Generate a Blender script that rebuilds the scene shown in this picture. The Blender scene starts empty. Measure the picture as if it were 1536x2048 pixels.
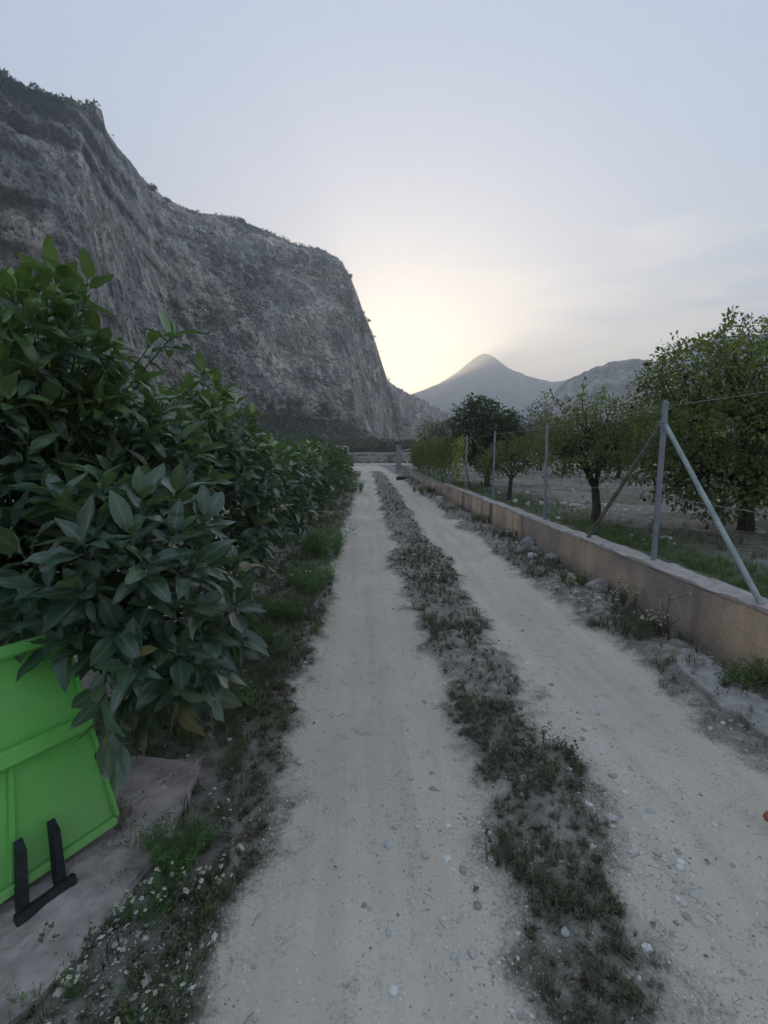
import bpy, math, random
import numpy as np
from mathutils import Matrix, Vector
S = bpy.context.scene
C = S.collection
RNG = np.random.default_rng(7)
random.seed(7)

# ------------------------------------------------------------------ camera
CAM_H, PITCH, YAW, F = 1.6, math.radians(7.07), math.radians(1.97), 960.0
cd = bpy.data.cameras.new('camera'); cam = bpy.data.objects.new('camera', cd); C.objects.link(cam)
cd.sensor_fit = 'HORIZONTAL'; cd.sensor_width = 36; cd.lens = F / 1536 * 36
cd.clip_start = 0.05; cd.clip_end = 20000
cam.location = (0, 0, CAM_H)
cam.rotation_euler = (math.pi / 2 - PITCH, 0, -YAW)
S.camera = cam
RM = np.array(Matrix.Rotation(-YAW, 3, 'Z') @ Matrix.Rotation(math.pi / 2 - PITCH, 3, 'X'))

# ------------------------------------------------------------------ sky and sun
SUN_AZ, SUN_EL = math.radians(3.4), math.radians(6.0)      # azimuth from +Y towards +X; behind the spur of the cliff
w = bpy.data.worlds.new('World'); S.world = w; w.use_nodes = True
nt = w.node_tree; nt.nodes.clear()
def N(t, kind, **kw):
    n = t.nodes.new(kind)
    for k, v in kw.items(): setattr(n, k, v)
    return n
L = nt.links.new
out = N(nt, 'ShaderNodeOutputWorld'); bg = N(nt, 'ShaderNodeBackground'); bg.inputs[1].default_value = 0.15
sky = N(nt, 'ShaderNodeTexSky', sky_type='NISHITA', sun_disc=False)
sky.sun_elevation = SUN_EL; sky.sun_rotation = SUN_AZ; sky.altitude = 200
sky.air_density = 1.0; sky.dust_density = 0.5; sky.ozone_density = 2.0
hs = N(nt, 'ShaderNodeHueSaturation'); hs.inputs['Saturation'].default_value = 3.4; hs.inputs['Value'].default_value = 1.0
gm = N(nt, 'ShaderNodeGamma'); gm.inputs[1].default_value = 0.11
L(sky.outputs[0], gm.inputs[0]); L(gm.outputs[0], hs.inputs['Color'])
tc = N(nt, 'ShaderNodeTexCoord'); sep = N(nt, 'ShaderNodeSeparateXYZ'); L(tc.outputs['Generated'], sep.inputs[0])
# thin streaky cloud: noise in (azimuth, stretched elevation)
mp = N(nt, 'ShaderNodeMapping'); mp.inputs['Scale'].default_value = (2.6, 2.6, 17.0); mp.inputs['Rotation'].default_value = (0, math.radians(10), 0)
L(tc.outputs['Generated'], mp.inputs[0])
cn = N(nt, 'ShaderNodeTexNoise'); cn.inputs['Scale'].default_value = 1.6; cn.inputs['Detail'].default_value = 7; cn.inputs['Roughness'].default_value = 0.55; cn.inputs['Distortion'].default_value = 0.4
L(mp.outputs[0], cn.inputs['Vector'])
cr = N(nt, 'ShaderNodeMapRange'); cr.inputs[1].default_value = 0.45; cr.inputs[2].default_value = 0.70; L(cn.outputs['Fac'], cr.inputs[0])
lo = N(nt, 'ShaderNodeMapRange'); lo.inputs[1].default_value = 0.42; lo.inputs[2].default_value = 0.20; L(sep.outputs['Z'], lo.inputs[0])
rt = N(nt, 'ShaderNodeMapRange'); rt.inputs[1].default_value = 0.02; rt.inputs[2].default_value = 0.40; rt.inputs[3].default_value = 0.25; L(sep.outputs['X'], rt.inputs[0])
m1 = N(nt, 'ShaderNodeMath', operation='MULTIPLY'); L(cr.outputs[0], m1.inputs[0]); L(lo.outputs[0], m1.inputs[1])
m2 = N(nt, 'ShaderNodeMath', operation='MULTIPLY'); L(m1.outputs[0], m2.inputs[0]); L(rt.outputs[0], m2.inputs[1])
m3 = N(nt, 'ShaderNodeMath', operation='MULTIPLY'); L(m2.outputs[0], m3.inputs[0]); m3.inputs[1].default_value = 0.95
mx = N(nt, 'ShaderNodeMix', data_type='RGBA'); L(m3.outputs[0], mx.inputs[0]); tn = N(nt, 'ShaderNodeMix', data_type='RGBA', blend_type='MULTIPLY'); tn.inputs[0].default_value = 1; tn.inputs[7].default_value = (1.07, 0.985, 1.04, 1)
L(hs.outputs[0], tn.inputs[6]); L(tn.outputs[2], mx.inputs[6])
CLOUD = N(nt, 'ShaderNodeRGB'); CLOUD.outputs[0].default_value = (1.9, 1.68, 1.36, 1); L(CLOUD.outputs[0], mx.inputs[7])
L(mx.outputs[2], bg.inputs[0]); L(bg.outputs[0], out.inputs[0])

sl = bpy.data.lights.new('sun', 'SUN'); sl.energy = 0.6; sl.angle = math.radians(0.53); sl.color = (1.0, 0.76, 0.46)
so = bpy.data.objects.new('sun', sl); C.objects.link(so)
sd = Vector((math.sin(SUN_AZ) * math.cos(SUN_EL), math.cos(SUN_AZ) * math.cos(SUN_EL), math.sin(SUN_EL)))
so.rotation_euler = sd.to_track_quat('Z', 'Y').to_euler(); so.location = (0, 40, 30)

S.view_settings.view_transform = 'Standard'; S.view_settings.look = 'None'
S.view_settings.exposure = 2.15; S.view_settings.gamma = 1.0; S.view_settings.use_curve_mapping = False
S.render.engine = 'CYCLES'
S.cycles.max_bounces = 5; S.cycles.diffuse_bounces = 3; S.cycles.glossy_bounces = 2; S.cycles.transmission_bounces = 2
S.cycles.volume_bounces = 2; S.cycles.transparent_max_bounces = 8; S.cycles.volume_step_rate = 10; S.cycles.volume_max_steps = 32

# ------------------------------------------------------------------ helpers
def ray(u, v):
    d = RM @ np.array([(u - 768) / F, -(v - 1024) / F, -1.0]); return d
def onz(u, v, z=0.0):
    d = ray(u, v); k = (z - CAM_H) / d[2]; return np.array([d[0] * k, d[1] * k, z])
def aty(u, v, y):
    d = ray(u, v); k = y / d[1]; return np.array([d[0] * k, y, CAM_H + d[2] * k])

def _h(ix, iy, iz, s):
    with np.errstate(over='ignore'):
        h = ix.astype(np.uint32) * np.uint32(374761393) + iy.astype(np.uint32) * np.uint32(668265263) + iz.astype(np.uint32) * np.uint32(2246822519) + np.uint32(s * 974711 + 13)
        h = (h ^ (h >> np.uint32(13))) * np.uint32(1274126177)
        h = (h ^ (h >> np.uint32(15))) * np.uint32(2654435761)
        h = h ^ (h >> np.uint32(16))
    return h.astype(np.float64) / 4294967295.0
def vn(P, s=0):
    I = np.floor(P).astype(np.int64); f = P - I; f = f * f * f * (f * (f * 6 - 15) + 10); r = 0
    for a in (0, 1):
        for b in (0, 1):
            for c in (0, 1):
                wgt = (f[:, 0] if a else 1 - f[:, 0]) * (f[:, 1] if b else 1 - f[:, 1]) * (f[:, 2] if c else 1 - f[:, 2])
                r = r + wgt * _h(I[:, 0] + a, I[:, 1] + b, I[:, 2] + c, s)
    return r * 2 - 1
def fbm(P, o=4, s=0, g=0.5, ridge=False):
    r = 0; a = 1.0; t = 0; P = np.asarray(P, float)
    for k in range(o):
        n = vn(P * 2.03 ** k + 17.3 * k, s + k)
        if ridge: n = 1 - 2 * np.abs(n)
        r = r + a * n; t += a; a *= g
    return r / t
def xy(x, y, k, z=0.0):
    x = np.asarray(x, float); y = np.asarray(y, float)
    return np.stack([x.ravel() * k, y.ravel() * k, np.full(x.size, z)], 1)
def ss(a, b, x):
    t = np.clip((np.asarray(x, float) - a) / (b - a), 0, 1); return t * t * (3 - 2 * t)

def mkmesh(name, V, Fs, attrs=None, smooth=False):
    if isinstance(Fs, np.ndarray): Fs = [Fs]
    Fs = [np.asarray(f, np.int32) for f in Fs if len(f)]
    me = bpy.data.meshes.new(name); V = np.asarray(V, np.float32)
    me.vertices.add(len(V)); me.vertices.foreach_set('co', V.ravel())
    nl = sum(f.size for f in Fs); nf = sum(len(f) for f in Fs)
    me.loops.add(nl); me.loops.foreach_set('vertex_index', np.concatenate([f.ravel() for f in Fs]))
    me.polygons.add(nf); tot = np.concatenate([np.full(len(f), f.shape[1], np.int32) for f in Fs])
    st = np.concatenate([[0], np.cumsum(tot)[:-1]]).astype(np.int32)
    me.polygons.foreach_set('loop_start', st)
    me.polygons.foreach_set('use_smooth', np.full(nf, bool(smooth)))
    me.update(calc_edges=True)
    for k, a in (attrs or {}).items():
        at = me.attributes.new(k, 'FLOAT', 'POINT'); at.data.foreach_set('value', np.asarray(a, np.float32))
    me.validate()
    return me
def link(name, me, mat=None, parent=None, loc=None, label=None, cat=None, group=None, kind=None):
    o = bpy.data.objects.new(name, me); C.objects.link(o)
    if mat is not None:
        if not me.materials: me.materials.append(mat)
    if parent is not None: o.parent = parent
    if loc is not None: o.location = loc
    if label: o['label'] = label
    if cat: o['category'] = cat
    if group: o['group'] = group
    if kind: o['kind'] = kind
    return o
def obj(name, VF, mat, parent=None, smooth=False, attrs=None, **kw):
    return link(name, mkmesh(name, VF[0], VF[1], attrs, smooth), mat, parent, **kw)
def thing(name, loc, label, cat, group=None):
    o = bpy.data.objects.new(name, None); C.objects.link(o); o.location = loc; o.empty_display_size = 0.2
    o['label'] = label; o['category'] = cat
    if group: o['group'] = group
    return o
def join(parts):
    Vs, Fs, k = [], [], 0
    for V, Fc in parts:
        Vs.append(V); Fs.append(np.asarray(Fc) + k); k += len(V)
    return np.concatenate(Vs), np.concatenate(Fs)
def tri(Q): Q = np.asarray(Q); return np.concatenate([Q[:, [0, 1, 2]], Q[:, [0, 2, 3]]])
def box(c, s, bev=0.0, R=None):
    """bevelled box, tris"""
    c = np.asarray(c, float); h = np.asarray(s, float) / 2; b = min(bev, h.min() * 0.49)
    V = []
    for sx in (-1, 1):
        for sy in (-1, 1):
            for sz in (-1, 1):
                for ax in range(3):
                    p = np.array([sx, sy, sz]) * h
                    for a in range(3):
                        if a != ax: p[a] -= (sx, sy, sz)[a] * b
                    V.append(p)
    V = np.array(V)
    def vid(sx, sy, sz, ax): return (((sx > 0) * 4 + (sy > 0) * 2 + (sz > 0)) * 3 + ax)
    Q, T = [], []
    for s in (-1, 1):
        Q.append([vid(s, -1, -1, 0), vid(s, 1, -1, 0), vid(s, 1, 1, 0), vid(s, -1, 1, 0)][::s])
        Q.append([vid(-1, s, -1, 1), vid(-1, s, 1, 1), vid(1, s, 1, 1), vid(1, s, -1, 1)][::s])
        Q.append([vid(-1, -1, s, 2), vid(1, -1, s, 2), vid(1, 1, s, 2), vid(-1, 1, s, 2)][::s])
    for s in (-1, 1):
        for t in (-1, 1):
            Q.append([vid(s, t, -1, 0), vid(s, t, 1, 0), vid(s, t, 1, 1), vid(s, t, -1, 1)][::-s * t])
            Q.append([vid(s, -1, t, 0), vid(s, 1, t, 0), vid(s, 1, t, 2), vid(s, -1, t, 2)][::s * t])
            Q.append([vid(-1, s, t, 1), vid(1, s, t, 1), vid(1, s, t, 2), vid(-1, s, t, 2)][::-s * t])
            for r in (-1, 1):
                T.append([vid(s, t, r, 0), vid(s, t, r, 1), vid(s, t, r, 2)][::s * t * r])
    Fc = np.concatenate([tri(Q), np.array(T)])
    if R is not None: V = V @ np.asarray(R).T
    return V + c, Fc
def tube(P, rad, n=8, cap=True):
    P = np.asarray(P, float); m = len(P); rad = np.broadcast_to(rad, (m,)).astype(float)
    T = np.gradient(P, axis=0); T /= np.linalg.norm(T, axis=1)[:, None] + 1e-9
    up = np.array([0, 0, 1.0]) if abs(T[0, 2]) < 0.9 else np.array([1.0, 0, 0])
    V = []; a = np.arange(n) / n * 2 * math.pi; s = np.cross(T[0], up); s /= np.linalg.norm(s)
    for i in range(m):
        s = s - T[i] * s.dot(T[i]); s /= np.linalg.norm(s) + 1e-9; b = np.cross(T[i], s)
        V.append(P[i] + rad[i] * (np.cos(a)[:, None] * s + np.sin(a)[:, None] * b))
    V = np.concatenate(V); Q = []
    for i in range(m - 1):
        for j in range(n):
            k = (j + 1) % n; Q.append([i * n + j, i * n + k, (i + 1) * n + k, (i + 1) * n + j])
    Fc = tri(Q)
    if cap:
        c0 = len(V); V = np.concatenate([V, P[:1], P[-1:]])
        e = [[c0, (j + 1) % n, j] for j in range(n)] + [[c0 + 1, (m - 1) * n + j, (m - 1) * n + (j + 1) % n] for j in range(n)]
        Fc = np.concatenate([Fc, np.array(e)])
    return V, Fc
def ico(sub=1):
    import bmesh
    bm = bmesh.new(); bmesh.ops.create_icosphere(bm, subdivisions=sub, radius=1.0)
    V = np.array([v.co[:] for v in bm.verts]); Fc = np.array([[v.index for v in f.verts] for f in bm.faces]); bm.free()
    return V, Fc
ICO1, ICO2, ICO3 = ico(1), ico(2), ico(3)
def rock(seed, sub=2, rough=0.35, flat=0.6):
    V, Fc = {1: ICO1, 2: ICO2, 3: ICO3}[sub]
    V = V.copy(); r = np.random.default_rng(seed)
    for _ in range(7):                                   # chip planar facets off
        d = r.normal(size=3); d /= np.linalg.norm(d); k = r.uniform(0.55, 0.9)
        q = V @ d; V = V - np.outer(np.clip(q - k, 0, None), d)
    V = V * (1 + rough * 0.4 * fbm(V * 1.7 + seed * 3.1, 3, seed)[:, None])
    V[:, 2] *= flat
    return V, Fc
def inst(tmpl, idx, M, T):
    """merge transformed copies; returns V, F(tris), per-vertex instance number"""
    Vs, Fs, Is = [], [], []; k = 0
    for t, (V, Fc) in enumerate(tmpl):
        sel = np.nonzero(idx == t)[0]
        if len(sel) == 0: continue
        W = np.einsum('nij,vj->nvi', M[sel], V) + T[sel][:, None, :]
        n = len(V); Vs.append(W.reshape(-1, 3))
        Fs.append((Fc[None] + (k + np.arange(len(sel)) * n)[:, None, None]).reshape(-1, 3)); Is.append(np.repeat(sel, n)); k += n * len(sel)
    return np.concatenate(Vs), np.concatenate(Fs), np.concatenate(Is)
def rotz(a, sc):
    c, s = np.cos(a) * sc, np.sin(a) * sc; M = np.zeros((len(a), 3, 3)); M[:, 0, 0] = c; M[:, 0, 1] = -s; M[:, 1, 0] = s; M[:, 1, 1] = c; M[:, 2, 2] = sc
    return M
def frames(D, U, sc):
    """columns: side, dir(+Y), normal"""
    D = D / (np.linalg.norm(D, axis=1)[:, None] + 1e-9); X = np.cross(D, U); X /= np.linalg.norm(X, axis=1)[:, None] + 1e-9
    Z = np.cross(X, D); return np.stack([X, D, Z], 2) * np.asarray(sc).reshape(-1, 1, 1)
def in_poly(x, y, poly):
    r = np.zeros(len(x), bool); n = len(poly)
    for i in range(n):
        x1, y1 = poly[i]; x2, y2 = poly[(i + 1) % n]
        c = ((y1 > y) != (y2 > y)); r ^= c & (x < (x2 - x1) * (y - y1) / (y2 - y1 + 1e-12) + x1)
    return r

# ------------------------------------------------------------------ materials
def mat(name, rough=0.8, spec=0.3):
    m = bpy.data.materials.new(name); m.use_nodes = True; t = m.node_tree; b = t.nodes['Principled BSDF']
    b.inputs['Roughness'].default_value = rough; b.inputs['Specular IOR Level'].default_value = spec
    return m, t, b
def noise(t, scale, detail=4, rough=0.55, vec=None, dist=0.0, coord='Object', sc=None):
    n = N(t, 'ShaderNodeTexNoise'); n.inputs['Scale'].default_value = scale; n.inputs['Detail'].default_value = detail
    n.inputs['Roughness'].default_value = rough; n.inputs['Distortion'].default_value = dist
    if vec is None:
        c = N(t, 'ShaderNodeTexCoord'); vec = c.outputs[coord]
    if sc is not None:
        mpn = N(t, 'ShaderNodeMapping'); mpn.inputs['Scale'].default_value = sc; t.links.new(vec, mpn.inputs[0]); vec = mpn.outputs[0]
    t.links.new(vec, n.inputs['Vector']); return n.outputs['Fac']
def ramp(t, fac, stops):
    r = N(t, 'ShaderNodeValToRGB'); e = r.color_ramp.elements
    while len(e) < len(stops): e.new(0.5)
    for i, (p, c) in enumerate(stops): e[i].position = p; e[i].color = (c[0], c[1], c[2], 1) if not isinstance(c, (int, float)) else (c, c, c, 1)
    t.links.new(fac, r.inputs[0]); return r.outputs[0]
def mix(t, fac, a, b, mode='MIX'):
    n = N(t, 'ShaderNodeMix', data_type='RGBA', blend_type=mode)
    for s, v in ((0, fac), (6, a), (7, b)):
        if isinstance(v, (int, float)): n.inputs[s].default_value = v
        elif isinstance(v, tuple): n.inputs[s].default_value = (v[0], v[1], v[2], 1)
        else: t.links.new(v, n.inputs[s])
    return n.outputs[2]
def mth(t, op, a, b=None, clamp=False):
    n = N(t, 'ShaderNodeMath', operation=op); n.use_clamp = clamp
    for s, v in ((0, a), (1, b)):
        if v is None: continue
        if isinstance(v, (int, float)): n.inputs[s].default_value = v
        else: t.links.new(v, n.inputs[s])
    return n.outputs[0]
def rng_(t, v, a, b, c=0.0, d=1.0):
    n = N(t, 'ShaderNodeMapRange'); t.links.new(v, n.inputs[0])
    for i, q in enumerate((a, b, c, d)): n.inputs[i + 1].default_value = q
    return n.outputs[0]
def attr(t, name): n = N(t, 'ShaderNodeAttribute'); n.attribute_name = name; return n.outputs['Fac']
def bump(t, b, h, dist=0.01, strength=1.0):
    n = N(t, 'ShaderNodeBump'); n.inputs['Distance'].default_value = dist; n.inputs['Strength'].default_value = strength
    t.links.new(h, n.inputs['Height']); t.links.new(n.outputs[0], b.inputs['Normal'])
def simple(name, c1, c2, scale=8, rough=0.8, spec=0.3, bd=0.003, detail=5, sc=None, metal=0.0):
    m, t, b = mat(name, rough, spec); n = noise(t, scale, detail, sc=sc)
    t.links.new(ramp(t, n, [(0.3, c1), (0.7, c2)]), b.inputs['Base Color']); b.inputs['Metallic'].default_value = metal
    if bd: bump(t, b, n, bd)
    return m
def leafmat(name, dark, mid, young, rough=0.45, spec=0.5, source='attr', trans=0.25, dead=None):
    """colour varies leaf by leaf (rnd) and from old to young leaves (young)"""
    m, t, b = mat(name, rough, spec)
    if source == 'attr': r = attr(t, 'rnd'); yg = attr(t, 'young')
    else:
        oi = N(t, 'ShaderNodeObjectInfo'); r = oi.outputs['Random']; sp = N(t, 'ShaderNodeSeparateColor'); t.links.new(oi.outputs['Color'], sp.inputs[0]); yg = sp.outputs[0]
    stops = [(0.0, dark), (0.75, mid)] + ([(0.955, mid), (0.965, dead)] if dead else [])
    c = ramp(t, r, stops); c = mix(t, yg, c, young)
    if 'avocado' in name: rb = mth(t, 'POWER', attr(t, 'rib'), 9.0); c = mix(t, mth(t, 'MULTIPLY', rb, 0.7), c, (0.22, 0.30, 0.13))
    g = N(t, 'ShaderNodeNewGeometry'); c2 = mix(t, 0.35, c, (0.16, 0.20, 0.10)); c = mix(t, g.outputs['Backfacing'], c, c2)
    t.links.new(c, b.inputs['Base Color'])
    tr = N(t, 'ShaderNodeBsdfTranslucent'); t.links.new(mix(t, 0.5, c, young), tr.inputs[0])
    ms = N(t, 'ShaderNodeMixShader'); ms.inputs[0].default_value = trans
    t.links.new(b.outputs[0], ms.inputs[1]); t.links.new(tr.outputs[0], ms.inputs[2])
    t.links.new(ms.outputs[0], t.nodes['Material Output'].inputs[0])
    return m
M = {}
AV = ((0.030, 0.060, 0.048), (0.075, 0.12, 0.085), (0.19, 0.32, 0.05))
M['avocado'] = leafmat('avocado_leaf', *AV, rough=0.27, spec=0.8, source='obj', dead=(0.17, 0.13, 0.06))
M['avocado_mass'] = leafmat('avocado_foliage', *AV, rough=0.30, spec=0.7)
M['citrus'] = leafmat('citrus_leaf', (0.035, 0.06, 0.03), (0.075, 0.12, 0.05), (0.14, 0.23, 0.06), rough=0.42)
M['olive'] = leafmat('dull_olive_leaf', (0.040, 0.050, 0.024), (0.085, 0.105, 0.045), (0.16, 0.20, 0.05), rough=0.6, spec=0.3, trans=0.3)
M['loquat'] = leafmat('loquat_leaf', (0.065, 0.08, 0.035), (0.15, 0.18, 0.06), (0.33, 0.40, 0.08), rough=0.55, spec=0.3, trans=0.3)
M['darktree'] = leafmat('dark_tree_leaf', (0.028, 0.042, 0.026), (0.06, 0.085, 0.045), (0.10, 0.14, 0.05), rough=0.5, trans=0.2)
M['greytree'] = leafmat('grey_tree_leaf', (0.06, 0.07, 0.055), (0.12, 0.135, 0.10), (0.16, 0.18, 0.13), rough=0.6, trans=0.25)
M['vine'] = leafmat('vine_leaf', (0.035, 0.05, 0.018), (0.10, 0.13, 0.03), (0.34, 0.42, 0.06), rough=0.5, trans=0.4, dead=(0.16, 0.09, 0.04))
M['scrub'] = leafmat('hillside_scrub', (0.05, 0.052, 0.04), (0.12, 0.12, 0.085), (0.12, 0.11, 0.07), rough=0.8, spec=0.1, trans=0.15)
M['weed'] = leafmat('dry_weed', (0.065, 0.058, 0.045), (0.20, 0.17, 0.13), (0.14, 0.165, 0.075), rough=0.75, spec=0.15, trans=0.25, dead=(0.32, 0.28, 0.2))
M['grass'] = leafmat('green_grass', (0.05, 0.08, 0.03), (0.115, 0.175, 0.055), (0.19, 0.29, 0.08), rough=0.6, spec=0.2, trans=0.3, dead=(0.25, 0.21, 0.12))
M['fennel'] = leafmat('feathery_green', (0.06, 0.115, 0.05), (0.11, 0.20, 0.08), (0.2, 0.33, 0.1), rough=0.6, spec=0.2, trans=0.35)
M['straw'] = leafmat('straw_litter', (0.085, 0.068, 0.05), (0.23, 0.20, 0.15), (0.4, 0.36, 0.3), rough=0.7, spec=0.2, trans=0.1)
M['seed'] = simple('seed_head', (0.42, 0.40, 0.30), (0.62, 0.60, 0.48), 40, 0.8, 0.2, 0)
M['bark'] = simple('bark', (0.035, 0.028, 0.022), (0.12, 0.10, 0.085), 14, 0.9, 0.2, 0.01, sc=(3, 3, 0.6))
M['twig'] = simple('green_twig', (0.05, 0.07, 0.03), (0.12, 0.16, 0.06), 20, 0.7, 0.3, 0.002)
M['reed'] = simple('reddish_bark', (0.05, 0.025, 0.02), (0.13, 0.07, 0.055), 14, 0.9, 0.2, 0.01, sc=(3, 3, 0.6))

def earth():
    m, t, b = mat('earth', 0.95, 0.15)
    road, grass, soil = attr(t, 'road'), attr(t, 'grass'), attr(t, 'light')
    geo = N(t, 'ShaderNodeNewGeometry'); P = geo.outputs['Position']
    n1 = noise(t, 1.3, 6, 0.6, P); n2 = noise(t, 9, 6, 0.65, P); n3 = noise(t, 70, 4, 0.7, P); n4 = noise(t, 0.35, 3, 0.5, P)
    st = noise(t, 1.0, 4, 0.6, P, sc=(6.0, 0.35, 1.0))             # wheel-wise streaks
    rd = ramp(t, n1, [(0.25, (0.56, 0.485, 0.395)), (0.55, (0.63, 0.56, 0.465)), (0.8, (0.68, 0.62, 0.54))])
    rd = mix(t, rng_(t, st, 0.45, 0.60, 0.0, 0.5), rd, (0.47, 0.405, 0.325))
    rd = mix(t, rng_(t, n3, 0.35, 0.7), mix(t, 0.15, rd, (0.25, 0.22, 0.19)), rd)
    rd = mix(t, rng_(t, n2, 0.5, 0.75, 0, 0.2), rd, (0.42, 0.37, 0.32))
    rd = mix(t, rng_(t, n4, 0.42, 0.6, 0, .30), rd, (0.44, 0.385, 0.32))
    vo = N(t, 'ShaderNodeTexVoronoi'); vo.inputs['Scale'].default_value = 75; t.links.new(P, vo.inputs['Vector'])
    peb = mth(t, 'LESS_THAN', vo.outputs['Distance'], 0.27)
    vsep = N(t, 'ShaderNodeSeparateColor'); t.links.new(vo.outputs['Color'], vsep.inputs[0])
    pk = mth(t, 'MULTIPLY', peb, mth(t, 'GREATER_THAN', vsep.outputs[0], 0.80))
    rd = mix(t, pk, rd, ramp(t, vsep.outputs[1], [(0.0, (0.22, 0.20, 0.18)), (0.3, (0.5, 0.48, 0.44)), (1.0, (0.72, 0.70, 0.66))]))
    dk = ramp(t, n2, [(0.3, (0.105, 0.09, 0.068)), (0.52, (0.22, 0.19, 0.15)), (0.68, (0.40, 0.355, 0.295))])
    dk = mix(t, rng_(t, n3, 0.4, 0.72, 0, 0.6), dk, (0.36, 0.33, 0.31))
    dk = mix(t, pk, dk, (0.42, 0.39, 0.37))
    lt = ramp(t, n2, [(0.3, (0.20, 0.17, 0.15)), (0.6, (0.32, 0.285, 0.26)), (0.8, (0.43, 0.40, 0.37))])
    c = mix(t, soil, dk, lt)
    gc = ramp(t, n2, [(0.3, (0.04, 0.055, 0.022)), (0.7, (0.10, 0.12, 0.05))]); c = mix(t, grass, c, gc)
    edge = mth(t, 'ADD', road, mth(t, 'MULTIPLY', mth(t, 'SUBTRACT', mth(t, 'ADD', mth(t, 'MULTIPLY', n2, 0.6), mth(t, 'MULTIPLY', n3, 0.4)), 0.5), 2.2))
    c = mix(t, rng_(t, edge, 0.38, 0.92), c, rd)
    t.links.new(c, b.inputs['Base Color'])
    h = mth(t, 'ADD', mth(t, 'MULTIPLY', n2, 0.55), mth(t, 'MULTIPLY', n3, 0.25)); h = mth(t, 'ADD', h, mth(t, 'MULTIPLY', pk, 0.22))
    k = rng_(t, road, 0.3, 0.8, 1.0, 0.38); h = mth(t, 'MULTIPLY', h, k); bump(t, b, h, 0.022, 0.9)
    return m
M['earth'] = earth()

def rockmat(name, lo_, hi_, tan, scale=1.0, veg=(0.115, 0.11, 0.085)):
    m, t, b = mat(name, 0.95, 0.1)
    geo = N(t, 'ShaderNodeNewGeometry'); P = geo.outputs['Position']
    a = noise(t, 0.035 * scale, 6, 0.6, P, 0.8); s = noise(t, 0.16 * scale, 8, 0.72, P, 0.5, sc=(1, 1, 0.30)); f = noise(t, 0.9 * scale, 6, 0.75, P, 0.3); s2 = noise(t, 0.55 * scale, 6, 0.75, P, 0.8, sc=(1, 1, 0.22))
    bare = rng_(t, a, 0.42, 0.60)                                                       # where the rock stands clean of scrub
    c = ramp(t, s, [(0.34, lo_), (0.50, tuple(0.55 * x + 0.45 * y for x, y in zip(lo_, hi_))), (0.64, hi_)])
    c = mix(t, mth(t, 'MULTIPLY', bare, rng_(t, s, 0.40, 0.55)), c, tan)
    c = mix(t, 0.75, c, ramp(t, f, [(0.36, 0.40), (0.50, 1.2), (0.66, 1.8)]), 'MULTIPLY')
    fl_ = mth(t, 'MULTIPLY', rng_(t, s2, 0.56, 0.62), mth(t, 'ADD', 0.25, mth(t, 'MULTIPLY', bare, 0.75)))
    c = mix(t, mth(t, 'MULTIPLY', fl_, 0.8), c, tuple(min(0.55, 1.35 * x) for x in hi_))
    wv = N(t, 'ShaderNodeMapping'); wv.inputs['Scale'].default_value = (0.22 * scale, 0.22 * scale, 0.13 * scale); nz = N(t, 'ShaderNodeTexNoise'); nz.inputs['Scale'].default_value = 0.3 * scale; nz.inputs['Detail'].default_value = 5; t.links.new(P, nz.inputs['Vector'])
    sc_ = N(t, 'ShaderNodeVectorMath', operation='SCALE'); sc_.inputs['Scale'].default_value = 7.0 / scale; t.links.new(nz.outputs['Color'], sc_.inputs[0])
    ad = N(t, 'ShaderNodeVectorMath', operation='ADD'); t.links.new(P, ad.inputs[0]); t.links.new(sc_.outputs[0], ad.inputs[1]); t.links.new(ad.outputs[0], wv.inputs[0])
    vo = N(t, 'ShaderNodeTexVoronoi', feature='DISTANCE_TO_EDGE'); vo.inputs['Scale'].default_value = 1.0; t.links.new(wv.outputs[0], vo.inputs['Vector'])
    vc = N(t, 'ShaderNodeTexVoronoi'); vc.inputs['Scale'].default_value = 1.0; t.links.new(wv.outputs[0], vc.inputs['Vector'])
    vs = N(t, 'ShaderNodeSeparateColor'); t.links.new(vc.outputs['Color'], vs.inputs[0])
    c = mix(t, 0.8, c, ramp(t, vs.outputs[0], [(0.0, 0.6), (0.6, 1.15), (1.0, 1.7)]), 'MULTIPLY')
    c = mix(t, rng_(t, vo.outputs['Distance'], 0.05, 0.0, 0, .75), c, (0.045, 0.04, 0.038))  # shade of cracks painted into the rock colour along the cell borders
    g2 = noise(t, 0.30 * scale, 6, 0.8, P)
    v = mth(t, 'ADD', attr(t, 'veg'), mth(t, 'MULTIPLY', mth(t, 'SUBTRACT', f, 0.5), 1.2)); v = mth(t, 'ADD', v, mth(t, 'MULTIPLY', mth(t, 'SUBTRACT', g2, 0.5), 2.6)); v = mth(t, 'SUBTRACT', v, mth(t, 'MULTIPLY', bare, 0.25))
    c = mix(t, rng_(t, v, 0.50, 0.60), c, mix(t, f, tuple(0.6 * x for x in veg), tuple(1.5 * x for x in veg)))
    t.links.new(c, b.inputs['Base Color'])
    h = mth(t, 'ADD', s, mth(t, 'MULTIPLY', f, 0.4)); h = mth(t, 'ADD', h, mth(t, 'MULTIPLY', s2, 0.5)); h = mth(t, 'ADD', h, mth(t, 'MULTIPLY', vs.outputs[0], 0.5)); bump(t, b, h, 3.0 / scale, 1.0)
    return m
M['cliff'] = rockmat('cliff_rock', (0.24, 0.22, 0.21), (0.55, 0.52, 0.49), (0.58, 0.49, 0.39))
M['hill'] = rockmat('hill_rock', (0.17, 0.16, 0.145), (0.40, 0.375, 0.34), (0.36, 0.32, 0.27), 0.6)
M['far'] = rockmat('far_rock', (0.09, 0.10, 0.085), (0.17, 0.17, 0.15), (0.18, 0.16, 0.12), 0.15)
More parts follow.
